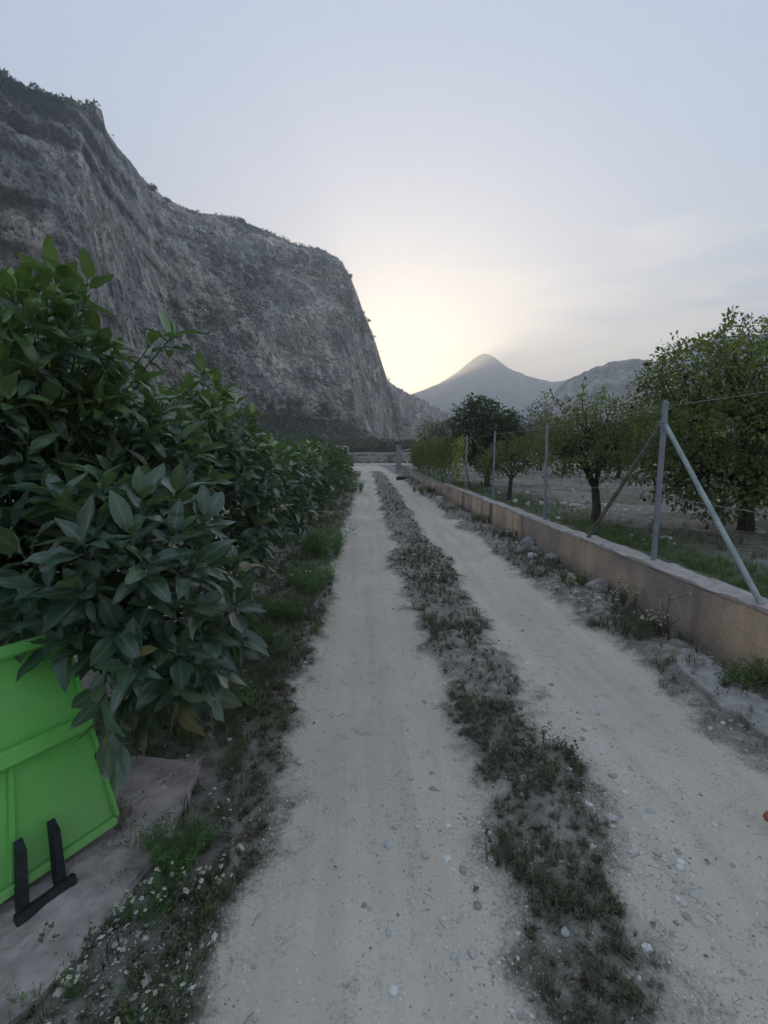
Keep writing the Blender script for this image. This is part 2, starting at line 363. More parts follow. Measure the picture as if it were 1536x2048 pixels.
M['stone'] = simple('pale_stone', (0.36, 0.35, 0.33), (0.62, 0.61, 0.58), 7, 0.85, 0.25, 0.004)
M['rubble'] = simple('grey_rubble', (0.20, 0.185, 0.17), (0.40, 0.37, 0.35), 6, 0.92, 0.2, 0.012)

# ------------------------------------------------------------------ terrain
WX = 2.70                                                   # road face of the wall (metres right of the camera)
def cx(y): return np.where(np.asarray(y) > 30, -0.0009 * (np.asarray(y) - 30.0) ** 2, 0)     # the track drifts left far off
def road_masks(x, y):
    y = np.asarray(y, float); x = np.asarray(x, float)
    n = fbm(xy(x, y, 1.1), 3, 5) * 0.17 + fbm(xy(x, y, 4.0), 3, 9) * 0.13
    q = x - cx(y)
    e = 0.15
    lw = 0.43 + 0.05 * np.sin(y * 0.9)
    L_ = ss(-0.50 - e, -0.50 + e, q + n) * (1 - ss(lw - e, lw + e, q + n))
    r0 = np.interp(y, [0, 1.2, 2.2, 4, 9, 16, 40], [0.80, 0.92, 1.10, 1.14, 1.12, 1.2, 1.25])
    R_ = ss(r0 - e, r0 + e, q - n) * (1 - ss(2.06 - e, 2.06 + e, q + n * 1.2))
    far = ss(38, 44, y) * (1 - ss(68, 70, y)) * ss(-2.6, -2.2, q) * (1 - ss(1.9, 2.3, q))
    return L_, R_, far
def H(x, y):
    x = np.asarray(x, float); y = np.asarray(y, float); sh = x.shape; x = x.ravel(); y = y.ravel(); x, y = np.broadcast_arrays(x, y)
    Lm, Rm, fm = road_masks(x, y); rd = np.maximum(np.maximum(Lm, Rm), fm)
    z = 0.035 * (1 - rd) * ss(-1.3, -0.5, x) + 0.012 * fbm(xy(x, y, 2.0), 3, 3) * (1 - 0.6 * rd)
    z = z + 0.010 * fbm(xy(x, y, 11.0), 3, 4) * (1 - 0.75 * rd)
    tr = np.exp(-((x + 0.03 + .05 * np.sin(y * .4)) / .20) ** 2) + np.exp(-((x - 1.60 - .04 * np.sin(y * .5)) / .20) ** 2); z = z - .03 * tr * (y < 40) * (y > -2)
    z = z - 0.10 * (1 - ss(-2.2, -1.2, x)) * ss(1.8, 3.2, y)                # orchard floor left, a hand lower
    z = z + 0.06 * ss(2.05, 2.35, x) * (1 - ss(2.45, 2.69, x)) * (y < 40)     # verge bank
    beh = ss(WX + 0.02, WX + 0.06, x) * (1 - ss(34, 38, y))
    z = z + beh * (0.36 + 0.05 * fbm(xy(x, y, 0.7), 3, 6) + 0.28 * ss(4.0, 12, x) + 0.035 * fbm(xy(x, y, 4.0), 4, 8) * ss(3.4, 4.6, x))
    d = np.hypot(x, y)
    emb = ss(71.0, 75.0, y) * (1 - ss(200, 400, d)); z = z + 1.25 * emb
    z = z + 0.25 * fbm(xy(x, y, 0.09), 3, 2) * ss(76, 110, d)
    z = z - 0.9 * ss(10, 30, -y)
    return z.reshape(sh)
def hz(x, y): return float(H(np.array([x]), np.array([y]))[0])

def axis(parts):
    r = []
    for a, b, s in parts: r += list(np.arange(a, b - 1e-9, s))
    return np.array(r + [parts[-1][1]])
gx = np.concatenate([-np.geomspace(4.2, 1700, 46)[::-1], axis([(-4, -1.3, 0.09), (-1.3, 2.64, 0.035), (2.64, 2.80, 0.02), (2.80, 3.5, 0.05), (3.5, 9, 0.09), (9, 14, .2)]), np.geomspace(14.3, 1700, 44)])
gy = np.concatenate([-np.geomspace(0.35, 1700, 26)[::-1], axis([(0.2, 7.5, 0.045), (7.5, 16, 0.1), (16, 40, 0.3), (40, 90, 0.8)]), np.geomspace(91, 1700, 40)])
GX, GY = np.meshgrid(gx, gy); X_, Y_ = GX.ravel(), GY.ravel(); nX, nY = len(gx), len(gy)
Z_ = H(X_, Y_); Lm, Rm, fm = road_masks(X_, Y_); RD = np.maximum(np.maximum(Lm, Rm), fm)
RD = np.where(Y_ > 70, 0, RD)
gras = ss(2.9, 3.1, X_) * (1 - ss(3.9, 5.0, X_ + 0.8 * fbm(xy(X_, Y_, 0.8), 3, 14))) * ss(0.5, 1, Y_) * 0.85
gras = np.maximum(gras, 0.45 * ss(2.9, 3.1, X_) * (fbm(xy(X_, Y_, 0.9), 3, 12) > 0.1) * (Y_ < 36) * (X_ < 9))
gras = np.maximum(gras, 0.5 * (X_ < -0.5) * (X_ > -1.2) * (Y_ > 4) * (Y_ < 60) * ss(0, 0.3, fbm(xy(X_, Y_, 0.7), 3, 13)))
light = ss(-0.1, 0.3, fbm(xy(X_, Y_, 0.8), 4, 15)) * ss(3.6, 5.0, X_) + 0.8 * (Y_ > 76) * (Y_ < 200)
pad = (X_ < -0.55) * ss(0.0, 0.2, fbm(xy(X_, Y_, 1.3), 3, 16) + 0.22) * (Y_ < 2.6); light = np.clip(light + pad * 0.8, 0, 1)
idx = np.arange(nX * nY).reshape(nY, nX)
quad = np.stack([idx[:-1, :-1], idx[:-1, 1:], idx[1:, 1:], idx[1:, :-1]], -1).reshape(-1, 4)
Vg = np.stack([X_, Y_, Z_], 1); isr = RD[quad].mean(1) > 0.5
for nm, sel in (('dirt_track', isr), ('ground', ~isr)):
    q = quad[sel]; u, inv = np.unique(q, return_inverse=True)
    o = obj(nm, (Vg[u], [inv.reshape(q.shape)]), M['earth'], smooth=True, attrs={'road': RD[u], 'grass': gras[u], 'light': light[u]}, kind='structure')

# crossing road and canal kerb at the far end
def ribbon_box(x0, x1, y0, y1, z0, z1, n=60, amp=0.02, seed=1):
    xs = np.linspace(x0, x1, n); a = amp * fbm(xy(xs, xs * 0, 1.0), 3, seed)
    P = [np.stack([xs, np.full(n, y0), np.full(n, z0)], 1), np.stack([xs, np.full(n, y0) + a, z1 + a], 1), np.stack([xs, np.full(n, y1) + a, z1 + a], 1), np.stack([xs, np.full(n, y1), np.full(n, z0)], 1)]
    V = np.concatenate(P); Q = []
    for r in range(3):
        for i in range(n - 1): Q.append([r * n + i, r * n + i + 1, (r + 1) * n + i + 1, (r + 1) * n + i])
    e = [[0, n, 2 * n, 3 * n], [n - 1, 4 * n - 1, 3 * n - 1, 2 * n - 1]]
    return V, tri(np.array(Q + e))
M['pale_concrete'] = simple('pale_concrete', (0.38, 0.36, 0.33), (0.52, 0.50, 0.47), 3, 0.9, 0.2, 0.004)
obj('crossing_road', ribbon_box(-45, 45, 60.5, 68.5, -0.3, 0.07, seed=3), M['pale_concrete'], kind='structure')
o = obj('canal_wall', ribbon_box(-45, 45, 74.6, 75.1, 0.6, 1.62, seed=4), M['pale_concrete'], label='low pale concrete wall across the end of the track, under the scrub slope', cat='wall')


# ------------------------------------------------------------------ mountains
def sil_ae(pts):
    a = []
    for u, v in pts:
        d = ray(u, v); a.append((math.atan2(d[0], d[1]), d[2] / math.hypot(d[0], d[1])))
    a = sorted(a); return np.array([q[0] for q in a]), np.array([q[1] for q in a])
def az_of(u): d = ray(u, 905); return math.atan2(d[0], d[1])
def massif(name, sil, dist, nx, ntt, material, amp, steep=None, zb=-1.0, seed=1, strata=None, silnoise=0.003, vegbias=0.0, scale=1.0, back=0.8, label=None, **kw):
    A, E = sil_ae(sil)
    # real ridges are ragged: small irregular steps on the crest
    a = np.linspace(A[0], A[-1], nx); el = np.interp(a, A, E)
    el = el * 1.0 + silnoise * fbm(np.stack([a * 60, a * 0, a * 0], 1), 5, seed + 50, 0.6) + silnoise * 0.5 * fbm(np.stack([a * 400, a * 0, a * 0], 1), 3, seed + 51, 0.6)
    da = np.array([az_of(p[0]) for p in dist]); Db = np.interp(a, da, [p[1] for p in dist]); Dt = np.interp(a, da, [p[2] for p in dist])
    t = np.linspace(0, 1, ntt)
    hp, gp = steep or ([0, .12, .2, .88, 1.0], [0, .38, .50, .80, 1.0])   # height fraction against setback fraction
    tt = np.linspace(0, 1, len(hp)); h = np.interp(t, hp, hp); g = np.interp(t, hp, gp)
    R = Db[None] + (Dt - Db)[None] * g[:, None]; zt = CAM_H + el * Dt; Zm = zb + (zt - zb)[None] * h[:, None]
    # rows behind the crest so that the mountain has a back
    kb = 10; bt = np.linspace(0, 1, kb + 1)[1:]; size = (Dt - Db) * 1.5 + back * (zt - zb)
    R = np.concatenate([R, Dt[None] + bt[:, None] * size[None]]); Zm = np.concatenate([Zm, zb + (zt - zb)[None] * (1 - bt[:, None] ** 1.5)])
    tf = np.concatenate([t, 1 + bt]); nr = len(tf)
    sa, ca = np.sin(a)[None], np.cos(a)[None]
    P = np.stack([(R * sa).ravel(), (R * ca).ravel(), Zm.ravel()], 1)
    fade = np.interp(tf, [0, .06, .93, 1.0, 1.01, 2], [0.1, 1, 1, .15, 0.15, 1])[:, None] * np.ones(nx)[None]; fade = fade.ravel()
    k = 1 / scale
    big = fbm(P * (0.018 * k, 0.018 * k, 0.012 * k), 3, seed)                       # buttresses and gullies
    fl = fbm(P * (0.075 * k, 0.075 * k, 0.022 * k), 4, seed + 7, 0.55, True)        # vertical fluting
    fi = fbm(P * (0.35 * k, 0.35 * k, 0.22 * k), 4, seed + 9, 0.6, True)
    d = amp * (1.5 * big + 0.85 * fl + 0.50 * fi)
    if strata is not None:
        sw = np.tile(strata(a), nr)
        zz = P[:, 2] * 0.085 + 0.6 * fbm(P * 0.015, 3, seed + 20) + 0.25 * fbm(P * 0.12, 3, seed + 21); fr = zz - np.floor(zz)
        d = d + (0.25 + 1.6 * sw) * amp * 1.0 * (ss(0.92, 1.0, fr) - ss(0.0, 0.90, fr)) * ss(-0.45, 0.1, fbm(P * 0.03, 2, seed + 23))
    Rr = R.ravel() - d * fade
    V = np.stack([Rr * np.tile(np.sin(a), nr), Rr * np.tile(np.cos(a), nr), P[:, 2]], 1)
    slope = np.interp(tf, [0, .12, .25, .95, 1.0, 2], [.9, .9, 0.05, 0.0, .35, .9])
    veg = 0.25 + vegbias + 0.9 * fbm(P * (0.03 * k, 0.03 * k, 0.04 * k), 4, seed + 30, 0.6) + 0.6 * np.repeat(slope, nx) * (1 if scale < 3 else .5) - 0.35 * fl
    if strata is not None: veg = veg - 0.40 * sw * np.repeat(ss(.12, .3, tf) * (1 - .7 * ss(.93, 1, tf)), nx) + 0.22 * sw * ss(0.0, 0.25, fr) * (1 - ss(.25, .5, fr))
    ii = np.arange(nr * nx).reshape(nr, nx)
    q = np.stack([ii[:-1, :-1], ii[:-1, 1:], ii[1:, 1:], ii[1:, :-1]], -1).reshape(-1, 4)
    o = obj(name, (V, [q]), material, smooth=True, attrs={'veg': np.clip(veg, 0, 1)}, kind='structure', **kw)
    return V, veg, tf, a, ii
SIL_CLIFF = [(-1100, -300), (-700, -60), (-400, 60), (-120, 110), (0, 150), (25, 172), (60, 183), (110, 197), (150, 207), (190, 208), (204, 222), (212, 262), (232, 290), (262, 325), (285, 355), (310, 380), (340, 403), (380, 421), (430, 430), (480, 441), (540, 466), (600, 490), (650, 503), (675, 515), (700, 550), (715, 590), (730, 633), (745, 668), (760, 715), (772, 752), (782, 790), (792, 825), (803, 862), (812, 900)]
D_CLIFF = [(-1100, 60, 110), (-400, 80, 130), (0, 105, 160), (205, 118, 172), (240, 122, 195), (340, 128, 240), (500, 150, 275), (650, 185, 285), (700, 205, 280), (760, 245, 285), (812, 300, 312)]
strataw = lambda a: 1 - ss(az_of(150), az_of(420), a)
cliff = massif('cliff', SIL_CLIFF, D_CLIFF, 600, 310, M['cliff'], 4.2, seed=3, strata=strataw, vegbias=0.0, steep=([0, .10, .17, .5, .9, 1.0], [0, .33, .42, .62, .88, 1.0]))
SIL_SPUR = [(640, 730), (740, 742), (765, 752), (790, 772), (805, 780), (820, 789), (835, 796), (850, 803), (865, 812), (880, 821), (893, 833), (905, 850), (915, 872), (922, 900)]
spur = massif('cliff_spur', SIL_SPUR, [(640, 330, 370), (800, 350, 385), (880, 390, 420), (922, 425, 440)], 220, 120, M['cliff'], 3.2, seed=11, vegbias=-0.1, silnoise=0.002)
SIL_FAR = [(-900, 905), (300, 860), (600, 830), (760, 806), (820, 789), (850, 779), (880, 766), (905, 750), (930, 731), (950, 716), (962, 709), (970, 707), (978, 709), (990, 717), (1005, 728), (1030, 742), (1055, 752), (1080, 759), (1105, 764), (1140, 757), (1200, 748), (1300, 742), (1500, 760), (1900, 700), (2500, 760)]
massif('far_mountain', SIL_FAR, [(-900, 950, 1350), (970, 950, 1400), (2500, 950, 1350)], 360, 90, M['far'], 18, seed=21, zb=-5, scale=4, silnoise=0.0028, vegbias=0.3, steep=([0, .5, 1.0], [0, .5, 1.0]), back=0.3)
massif('foothill', [(500, 890), (780, 850), (860, 824), (890, 822), (915, 830), (960, 850), (1040, 856), (1110, 846), (1300, 850), (1700, 880)], [(500, 700, 860), (1700, 700, 860)], 260, 60, M['far'], 6, seed=25, zb=-5, scale=3, vegbias=0.5, steep=([0, .5, 1.0], [0, .5, 1.0]), back=0.3)
SIL_RIGHT = [(1040, 905), (1085, 850), (1098, 810), (1107, 790), (1118, 773), (1130, 763), (1160, 748), (1195, 733), (1215, 726), (1250, 718), (1275, 716), (1300, 722), (1335, 721), (1345, 712), (1380, 690), (1410, 680), (1440, 673), (1536, 668), (1650, 640), (1900, 600), (2500, 500), (3600, 300), (5000, 100)]
massif('right_hill', SIL_RIGHT, [(1040, 430, 520), (1500, 430, 560), (2200, 300, 420), (5000, 300, 420)], 320, 105, M['hill'], 5, seed=31, scale=1.8, silnoise=0.0035, vegbias=0.02, steep=([0, .2, .7, 1.0], [0, .3, .6, 1.0]))

# scrub on the slopes: leafy clumps standing on the rock
def clump_tmpl(n, seed, r0=1.0, leaf=0.35, up=0.75):
    r = np.random.default_rng(seed); D = r.normal(size=(n, 3)); D[:, 2] = np.abs(D[:, 2]) * 0.9 - 0.15; D /= np.linalg.norm(D, axis=1)[:, None]
    Pc = D * (r.uniform(0.55, 1.0, n) ** 0.6 * r0)[:, None] * (1 + 0.3 * vn(D * 2.1, seed))[:, None]; Pc[:, 2] *= up
    A = r.normal(size=(n, 3)) * 0.8 + D; A /= np.linalg.norm(A, axis=1)[:, None]; B = np.cross(A, r.normal(size=(n, 3))); B /= np.linalg.norm(B, axis=1)[:, None]
    s = leaf * r.uniform(0.6, 1.3, n)[:, None]
    V = np.stack([Pc + A * s, Pc - 0.6 * A * s + B * s * 0.6, Pc - 0.6 * A * s - B * s * 0.6], 1).reshape(-1, 3)
    return V, np.arange(n * 3).reshape(-1, 3)
def scatter_scrub(name, Mz, n, seed, s0=0.6, s1=1.9, lowbias=True, region=(0, 1.02), vmin=0.32):
    V, veg, tf, a, ii = Mz; r = np.random.default_rng(seed); nx = len(a)
    T = np.repeat(tf, nx); p = np.clip(veg - vmin, 0, 1) * (T >= region[0]) * (T <= region[1]) * ((a[None] > az_of(-160)) * np.ones((len(tf), 1))).ravel()
    p = p + 0.05 * (p > 0); p /= p.sum(); sel = r.choice(len(V), n, p=p)
    Pn = V[sel] + r.normal(size=(n, 3)) * 0.4; sc = np.exp(r.uniform(math.log(s0), math.log(s1), n)) * (1 + 0.5 * (T[sel] < 0.15))
    tm = [clump_tmpl(14, 90 + q, leaf=0.42) for q in range(5)]
    Vv, Ff, I = inst(tm, r.integers(0, 5, n), rotz(r.uniform(0, 6.28, n), sc), Pn)
    rn = r.random(n)
    return obj(name, (Vv, Ff), M['scrub'], attrs={'rnd': np.clip(rn[I] + r.normal(size=len(I)) * 0.12, 0, 1), 'young': np.zeros(len(I))}, kind='stuff', label='low dark scrub bushes scattered over the rock face', cat='scrub')
scatter_scrub('cliff_scrub', cliff, 13000, 5, 0.35, 1.4, vmin=0.22)
scatter_scrub('spur_scrub', spur, 1200, 6, 0.8, 2.4, vmin=0.1)

HAZE = True
if HAZE:
    m = bpy.data.materials.new('haze'); m.use_nodes = True; t = m.node_tree; t.nodes.clear()
    o_ = N(t, 'ShaderNodeOutputMaterial'); pv = N(t, 'ShaderNodeVolumePrincipled'); pv.inputs['Density'].default_value = 0.00095
    pv.inputs['Color'].default_value = (0.90, 0.95, 1.0, 1); pv.inputs['Anisotropy'].default_value = 0.7
    t.links.new(pv.outputs[0], o_.inputs['Volume'])
    V, Fc = box((0, 250, 168), (4400, 4300, 344)); o = obj('haze', (V, Fc), m, kind='stuff', label='thin pale evening haze filling the valley', cat='haze')

# ------------------------------------------------------------------ wall and fence
M['plaster'] = None
def plaster():
    m, t, b = mat('stained_orange_plaster', 0.9, 0.2)
    geo = N(t, 'ShaderNodeNewGeometry'); P = geo.outputs['Position']
    a = noise(t, 1.0, 5, 0.6, P, sc=(1, 1.6, 0.35)); f = noise(t, 26, 6, 0.65, P); c0 = noise(t, 0.7, 3, 0.5, P)
    c = ramp(t, a, [(0.32, (0.20, 0.155, 0.135)), (0.43, (0.50, 0.36, 0.27)), (0.54, (0.66, 0.47, 0.31)), (0.66, (0.62, 0.51, 0.43))])
    c = mix(t, rng_(t, c0, 0.42, 0.62), c, (0.34, 0.27, 0.235))
    s = noise(t, 1.0, 3, 0.5, P, sc=(2, 5.0, 0.15)); c = mix(t, rng_(t, s, 0.56, 0.72, 0, 0.6), c, (0.14, 0.115, 0.10))
    sp = N(t, 'ShaderNodeSeparateXYZ'); t.links.new(P, sp.inputs[0])
    c = mix(t, rng_(t, sp.outputs[2], 0.22, 0.02, 0, 0.55), c, (0.20, 0.175, 0.16))                 # soil splash on the foot
    c = mix(t, 0.4, c, ramp(t, f, [(0.3, 0.6), (0.7, 1.25)]), 'MULTIPLY')
    t.links.new(c, b.inputs['Base Color']); bump(t, b, mth(t, 'ADD', f, mth(t, 'MULTIPLY', a, 0.6)), 0.008); return m
M['plaster'] = plaster()
M['coping'] = simple('pinkish_mortar_top', (0.33, 0.28, 0.25), (0.52, 0.46, 0.42), 9, 0.92, 0.2, 0.006)
def wall_piece(x0, x1, y0, y1, z0, z1, seed, sy=0.06, nz=6, rag=0.011):
    """a length of wall: front face, top and back, gently uneven, broken arris"""
    ys = np.linspace(y0, y1, max(2, int((y1 - y0) / sy))); n = len(ys)
    prof = [(x0, z0 + (z1 - z0) * k / nz) for k in range(nz + 1)] + [(x0 + (x1 - x0) * k / 3, z1) for k in (1, 2, 3)] + [(x1, z0)]
    V = []
    for k, (x, z) in enumerate(prof):
        p = np.stack([np.full(n, x), ys, np.full(n, z)], 1)
        q = rag * fbm(p * 3.0, 4, seed); r = rag * fbm(p * 9.0, 3, seed + 3)
        p[:, 0] += q * 1.3 * (k <= nz) + r * 0.5
        if k >= nz and k < len(prof) - 1: p[:, 2] += 1.2 * q + 1.2 * r * (1.6 if k in (nz, nz + 3) else 1) - (0.006 if k == nz else 0)
        V.append(p)
    V = np.concatenate(V); m = len(prof); Q = []
    ii = np.arange(m * n).reshape(m, n)
    q = np.stack([ii[:-1, :-1], ii[1:, :-1], ii[1:, 1:], ii[:-1, 1:]], -1).reshape(-1, 4)[:, ::-1]
    caps = []
    for j in (0, n - 1):
        c = [ii[k, j] for k in range(m)]
        for k in range(1, m - 1): caps.append([c[0], c[k], c[k + 1]] if j == 0 else [c[0], c[k + 1], c[k]])
    return V, np.concatenate([tri(q), np.array(caps)])
W = thing('concrete_wall', (WX, 6, 0), 'low orange stained concrete wall with a pinkish mortar top along the right of the track', 'wall')
def at_local(VF, o): return VF[0] - np.array(o.location), VF[1]
secs = [(-3.0, 2.2, 0.0, 0.545), (2.206, 5.98, 0.0, 0.545), (5.986, 10.4, 0.012, 0.525), (10.406, 14.2, 0.0, 0.52), (14.206, 17.2, 0.004, 0.50), (17.206, 22.0, 0.02, 0.36), (22.006, 30.5, 0.02, 0.33)]
for k, (y0, y1, dx, z) in enumerate(secs):
    obj('wall_section', at_local(wall_piece(WX + dx, WX + 0.20, y0, y1, -0.2, z - 0.03, 40 + k), W), M['plaster'], W)
    obj('coping', at_local(wall_piece(WX + dx - 0.006, WX + 0.203, y0 + 0.004, y1 - 0.004, z - 0.032, z, 60 + k, nz=1), W), M['coping'], W)

M['galv'] = simple('galvanised_steel', (0.20, 0.22, 0.25), (0.30, 0.33, 0.37), 12, 0.42, 0.5, 0.0005, metal=0.35)
M['brace_green'] = simple('weathered_grey_green_tube', (0.24, 0.27, 0.26), (0.38, 0.41, 0.39), 9, 0.5, 0.4, 0.0006, metal=0.2)
M['brace_brown'] = simple('rusty_brown_tube', (0.12, 0.10, 0.08), (0.27, 0.235, 0.20), 12, 0.65, 0.3, 0.001, metal=0.2)
M['wire'] = simple('fence_wire', (0.22, 0.23, 0.24), (0.34, 0.35, 0.36), 20, 0.5, 0.4, 0, metal=0.4)
FX = WX + 0.10
FE = thing('wire_fence', (FX, 6, 0.5), 'galvanised post and wire fence standing on the low orange wall', 'fence')
def P_(VF): return VF[0] - np.array(FE.location), VF[1]
post_y = [1.6, 4.52, 7.45, 10.6, 13.6, 16.6, 19.6, 22.6, 25.6, 28.6]
def ztop(y): return float(np.interp(y, [0, 4.5, 7.5, 13.6, 30], [2.09, 2.07, 2.03, 2.06, 2.02]))
pa = None
for k, y in enumerate(post_y):
    r = 0.026 if y in (4.52,) else 0.021
    zb = 0.52 if y < 17 else 0.3
    lean = 0.012 * math.sin(k * 2.3)
    p = obj('post', P_(tube([(FX, y, zb), (FX + lean, y, ztop(y) - 0.02)], r, 14)), M['galv'], FE, smooth=False)
    obj('post_cap', P_(join([tube([(FX + lean, y, ztop(y) - 0.03), (FX + lean, y, ztop(y) + 0.006)], r + 0.004, 14), tube([(FX + lean, y, ztop(y) + 0.006), (FX + lean, y, ztop(y) + 0.014)], [r + 0.002, r * 0.4], 14)])), M['galv'], p)
    if y < 17: obj('mortar_base', P_((rock(70 + k, 2, 0.3, 0.35)[0] * np.array([0.055, 0.06, 0.045]) + np.array([FX, y, 0.545 if y < 6 else 0.53]), ICO2[1])), M['coping'], p)
yb = 4.52; zc = ztop(yb) - 0.20
b1 = obj('brace', P_(tube([(FX + 0.01, yb + 0.045, zc), (FX - 0.03, 5.86, 0.54)], 0.023, 12)), M['brace_brown'], FE); b1['label'] = 'rusty brown brace leaning to the far side of the corner post'
b2 = obj('brace', P_(tube([(FX - 0.005, yb - 0.045, zc - 0.01), (FX - 0.045, 3.16, 0.54)], 0.021, 12)), M['brace_green'], FE); b2['label'] = 'grey green brace leaning to the near side of the corner post'
for s, bo in ((1, b1), (-1, b2)):
    a = np.linspace(0, 2 * math.pi, 15)
    ring = np.stack([FX + 0.031 * np.cos(a), yb + 0.031 * np.sin(a), np.full(15, zc + 0.012 * s)], 1)
    obj('clamp', P_(join([tube(ring, 0.006, 6, False), box((FX, yb + s * 0.045, zc + 0.012 * s), (0.012, 0.04, 0.03), 0.002)])), M['galv'], bo)
def wire_path(zf, seed):
    ys = np.arange(-2.5, 30.0, 0.12); sag = 0.0
    k = np.searchsorted(post_y, ys); a = np.array([post_y[max(0, i - 1)] for i in k]); b = np.array([post_y[min(len(post_y) - 1, i)] for i in k]); u = np.where(b > a, (ys - a) / np.maximum(b - a, 1e-3), 0)
    return np.stack([FX + 0.004 + 0.006 * np.sin(ys * 1.3 + seed), ys, np.array([zf(y) for y in ys]) - 0.02 * 4 * u * (1 - u) * np.clip(1, 0, 1)], 1)
for zf, nm in ((lambda y: ztop(y) - 0.035, 1), (lambda y: 1.19, 2), (lambda y: 0.60, 3)):
    obj('tension_wire', P_(tube(wire_path(zf, nm), 0.0022, 4, False)), M['wire'], FE)

# ------------------------------------------------------------------ leaves
def leaf_tmpl(seed, nseg=6, width=0.40, fold=0.35, droop=0.28, wave=0.05, petiole=0.14):
    r = np.random.default_rng(seed); s = np.linspace(0, 1, nseg + 1)
    wd = width * 0.5 * np.sin(np.pi * s ** 0.85) ** 0.8; wd[0] = 0.012; wd[-1] = 0.0
    V = []
    tw = r.uniform(-0.25, 0.25)
    for i, u in enumerate(s):
        y = petiole + u * (1 - petiole); z = -droop * u * u + 0.05 * math.sin(u * 5 + seed); k = tw * u
        for sd in (-1, 0, 1):
            x = sd * wd[i] ; zz = z + fold * abs(x) + sd * wave * math.sin(u * 9 + sd * 1.7 + seed) * (wd[i] / width) * 1.6
            V.append([x * math.cos(k) , y, zz + x * math.sin(k)])
    Fc = []
    for i in range(nseg):
        a = i * 3; b = a + 3
        for k in (0, 1):
            Fc += [[a + k, a + k + 1, b + k + 1], [a + k, b + k + 1, b + k]]
    RIBV = None; n = len(V); V += [[-0.006, 0, 0], [0.006, 0, 0], [0, 0, 0.008]]; c = [0, 1, 2]
    Fc += [[n, n + 1, 2], [n, 2, 0], [n + 1, n + 2, 2], [n + 2, n, 0], [n + 2, 0, 2]]
    return np.array(V, float), np.array(Fc)
def sample_tips(ells, spacing, n_try, r, shell=0.45, ymax_cut=None):
    out = []
    ws = np.array([e[3] * e[4] * e[5] for e in ells]); ws = ws / ws.sum(); ch = r.choice(len(ells), n_try, p=ws)
    D = r.normal(size=(n_try, 3)); D /= np.linalg.norm(D, axis=1)[:, None]; rad = r.uniform(0, 1, n_try) ** (1 / 3.0); rad = shell + (1 - shell) * rad
    E = np.array(ells)[ch]; Pn = E[:, :3] + D * rad[:, None] * E[:, 3:6]
    ax = D.copy()
    # drop points deep inside another ellipsoid
    keepP, keepA, cells = [], [], {}
    for p, a in zip(Pn, ax):
        q = [np.sum(((p - e[:3]) / e[3:6]) ** 2) for e in np.array(ells)]
        if sorted(q)[0] < shell ** 2 * 0.8: continue
        c = tuple(np.floor(p / spacing).astype(int)); ok = True
        for i in (-1, 0, 1):
            for j in (-1, 0, 1):
                for k in (-1, 0, 1):
                    for o in cells.get((c[0] + i, c[1] + j, c[2] + k), ()):
                        if (o[0] - p[0]) ** 2 + (o[1] - p[1]) ** 2 + (o[2] - p[2]) ** 2 < spacing ** 2: ok = False
        if ok: cells.setdefault(c, []).append(p); keepP.append(p); keepA.append(a)
    return np.array(keepP), np.array(keepA)
def limbs(base, tips, r, rad, nl, zfork, name_mat):
    """tapered trunk, main limbs and the twigs that carry the leaf whorls"""
    base = np.asarray(base, float); cen = tips.mean(0); fork = np.array([base[0] + 0.25 * (cen[0] - base[0]), base[1] + 0.25 * (cen[1] - base[1]), zfork])
    mid = (base + fork) / 2 + r.normal(size=3) * rad * 0.6
    trunk = tube([base - [0, 0, 0.15], base + [0, 0, 0.04], mid, fork], [rad * 1.5, rad * 1.15, rad * 0.95, rad * 0.85], 10)
    # k-means style grouping of the tips
    C_ = tips[r.choice(len(tips), nl, replace=False)]
    for _ in range(5):
        g = np.argmin(((tips[:, None] - C_[None]) ** 2).sum(2), 1); C_ = np.array([tips[g == k].mean(0) if (g == k).any() else C_[k] for k in range(nl)])
    br, tw = [], []
    for k in range(nl):
        e = fork + (C_[k] - fork) * 0.8; m1 = fork + (e - fork) * 0.45 + np.array([0, 0, 0.08]) * np.linalg.norm(e - fork) + r.normal(size=3) * 0.04
        br.append(tube([fork - (0, 0, rad * 0.4), m1, e], [rad * 0.62, rad * 0.42, rad * 0.2], 7))
        for p in tips[g == k]:
            s0 = r.uniform(0.35, 1.0); q = m1 + (e - m1) * s0; mm = (q + p) / 2 + r.normal(size=3) * 0.03 - np.array([0, 0, 0.02])
            tw.append(tube([q, mm, p], [rad * 0.12 + 0.002, 0.006 + rad * 0.03, 0.003], 4, False))
    return trunk, br, tw
RIB = np.array([0, 1.0, 0] * 7 + [1.0, 1.0, 1.0])
LEAF_ME = []
for k in range(5):
    V, Fc = leaf_tmpl(100 + k, width=0.33 + 0.025 * k, droop=0.18 + 0.14 * (k % 3), fold=0.25 + 0.1 * (k % 2), wave=0.06)
    me = mkmesh('avocado_leaf', V, Fc, {'rib': RIB}, smooth=True); me.materials.append(M['avocado']); LEAF_ME.append((me, (V, Fc)))
CAMP = np.array([0, 0, CAM_H]); FWD = RM @ np.array([0, 0, -1.0]); RGT = RM @ np.array([1.0, 0, 0]); UPV = RM @ np.array([0, 1.0, 0])
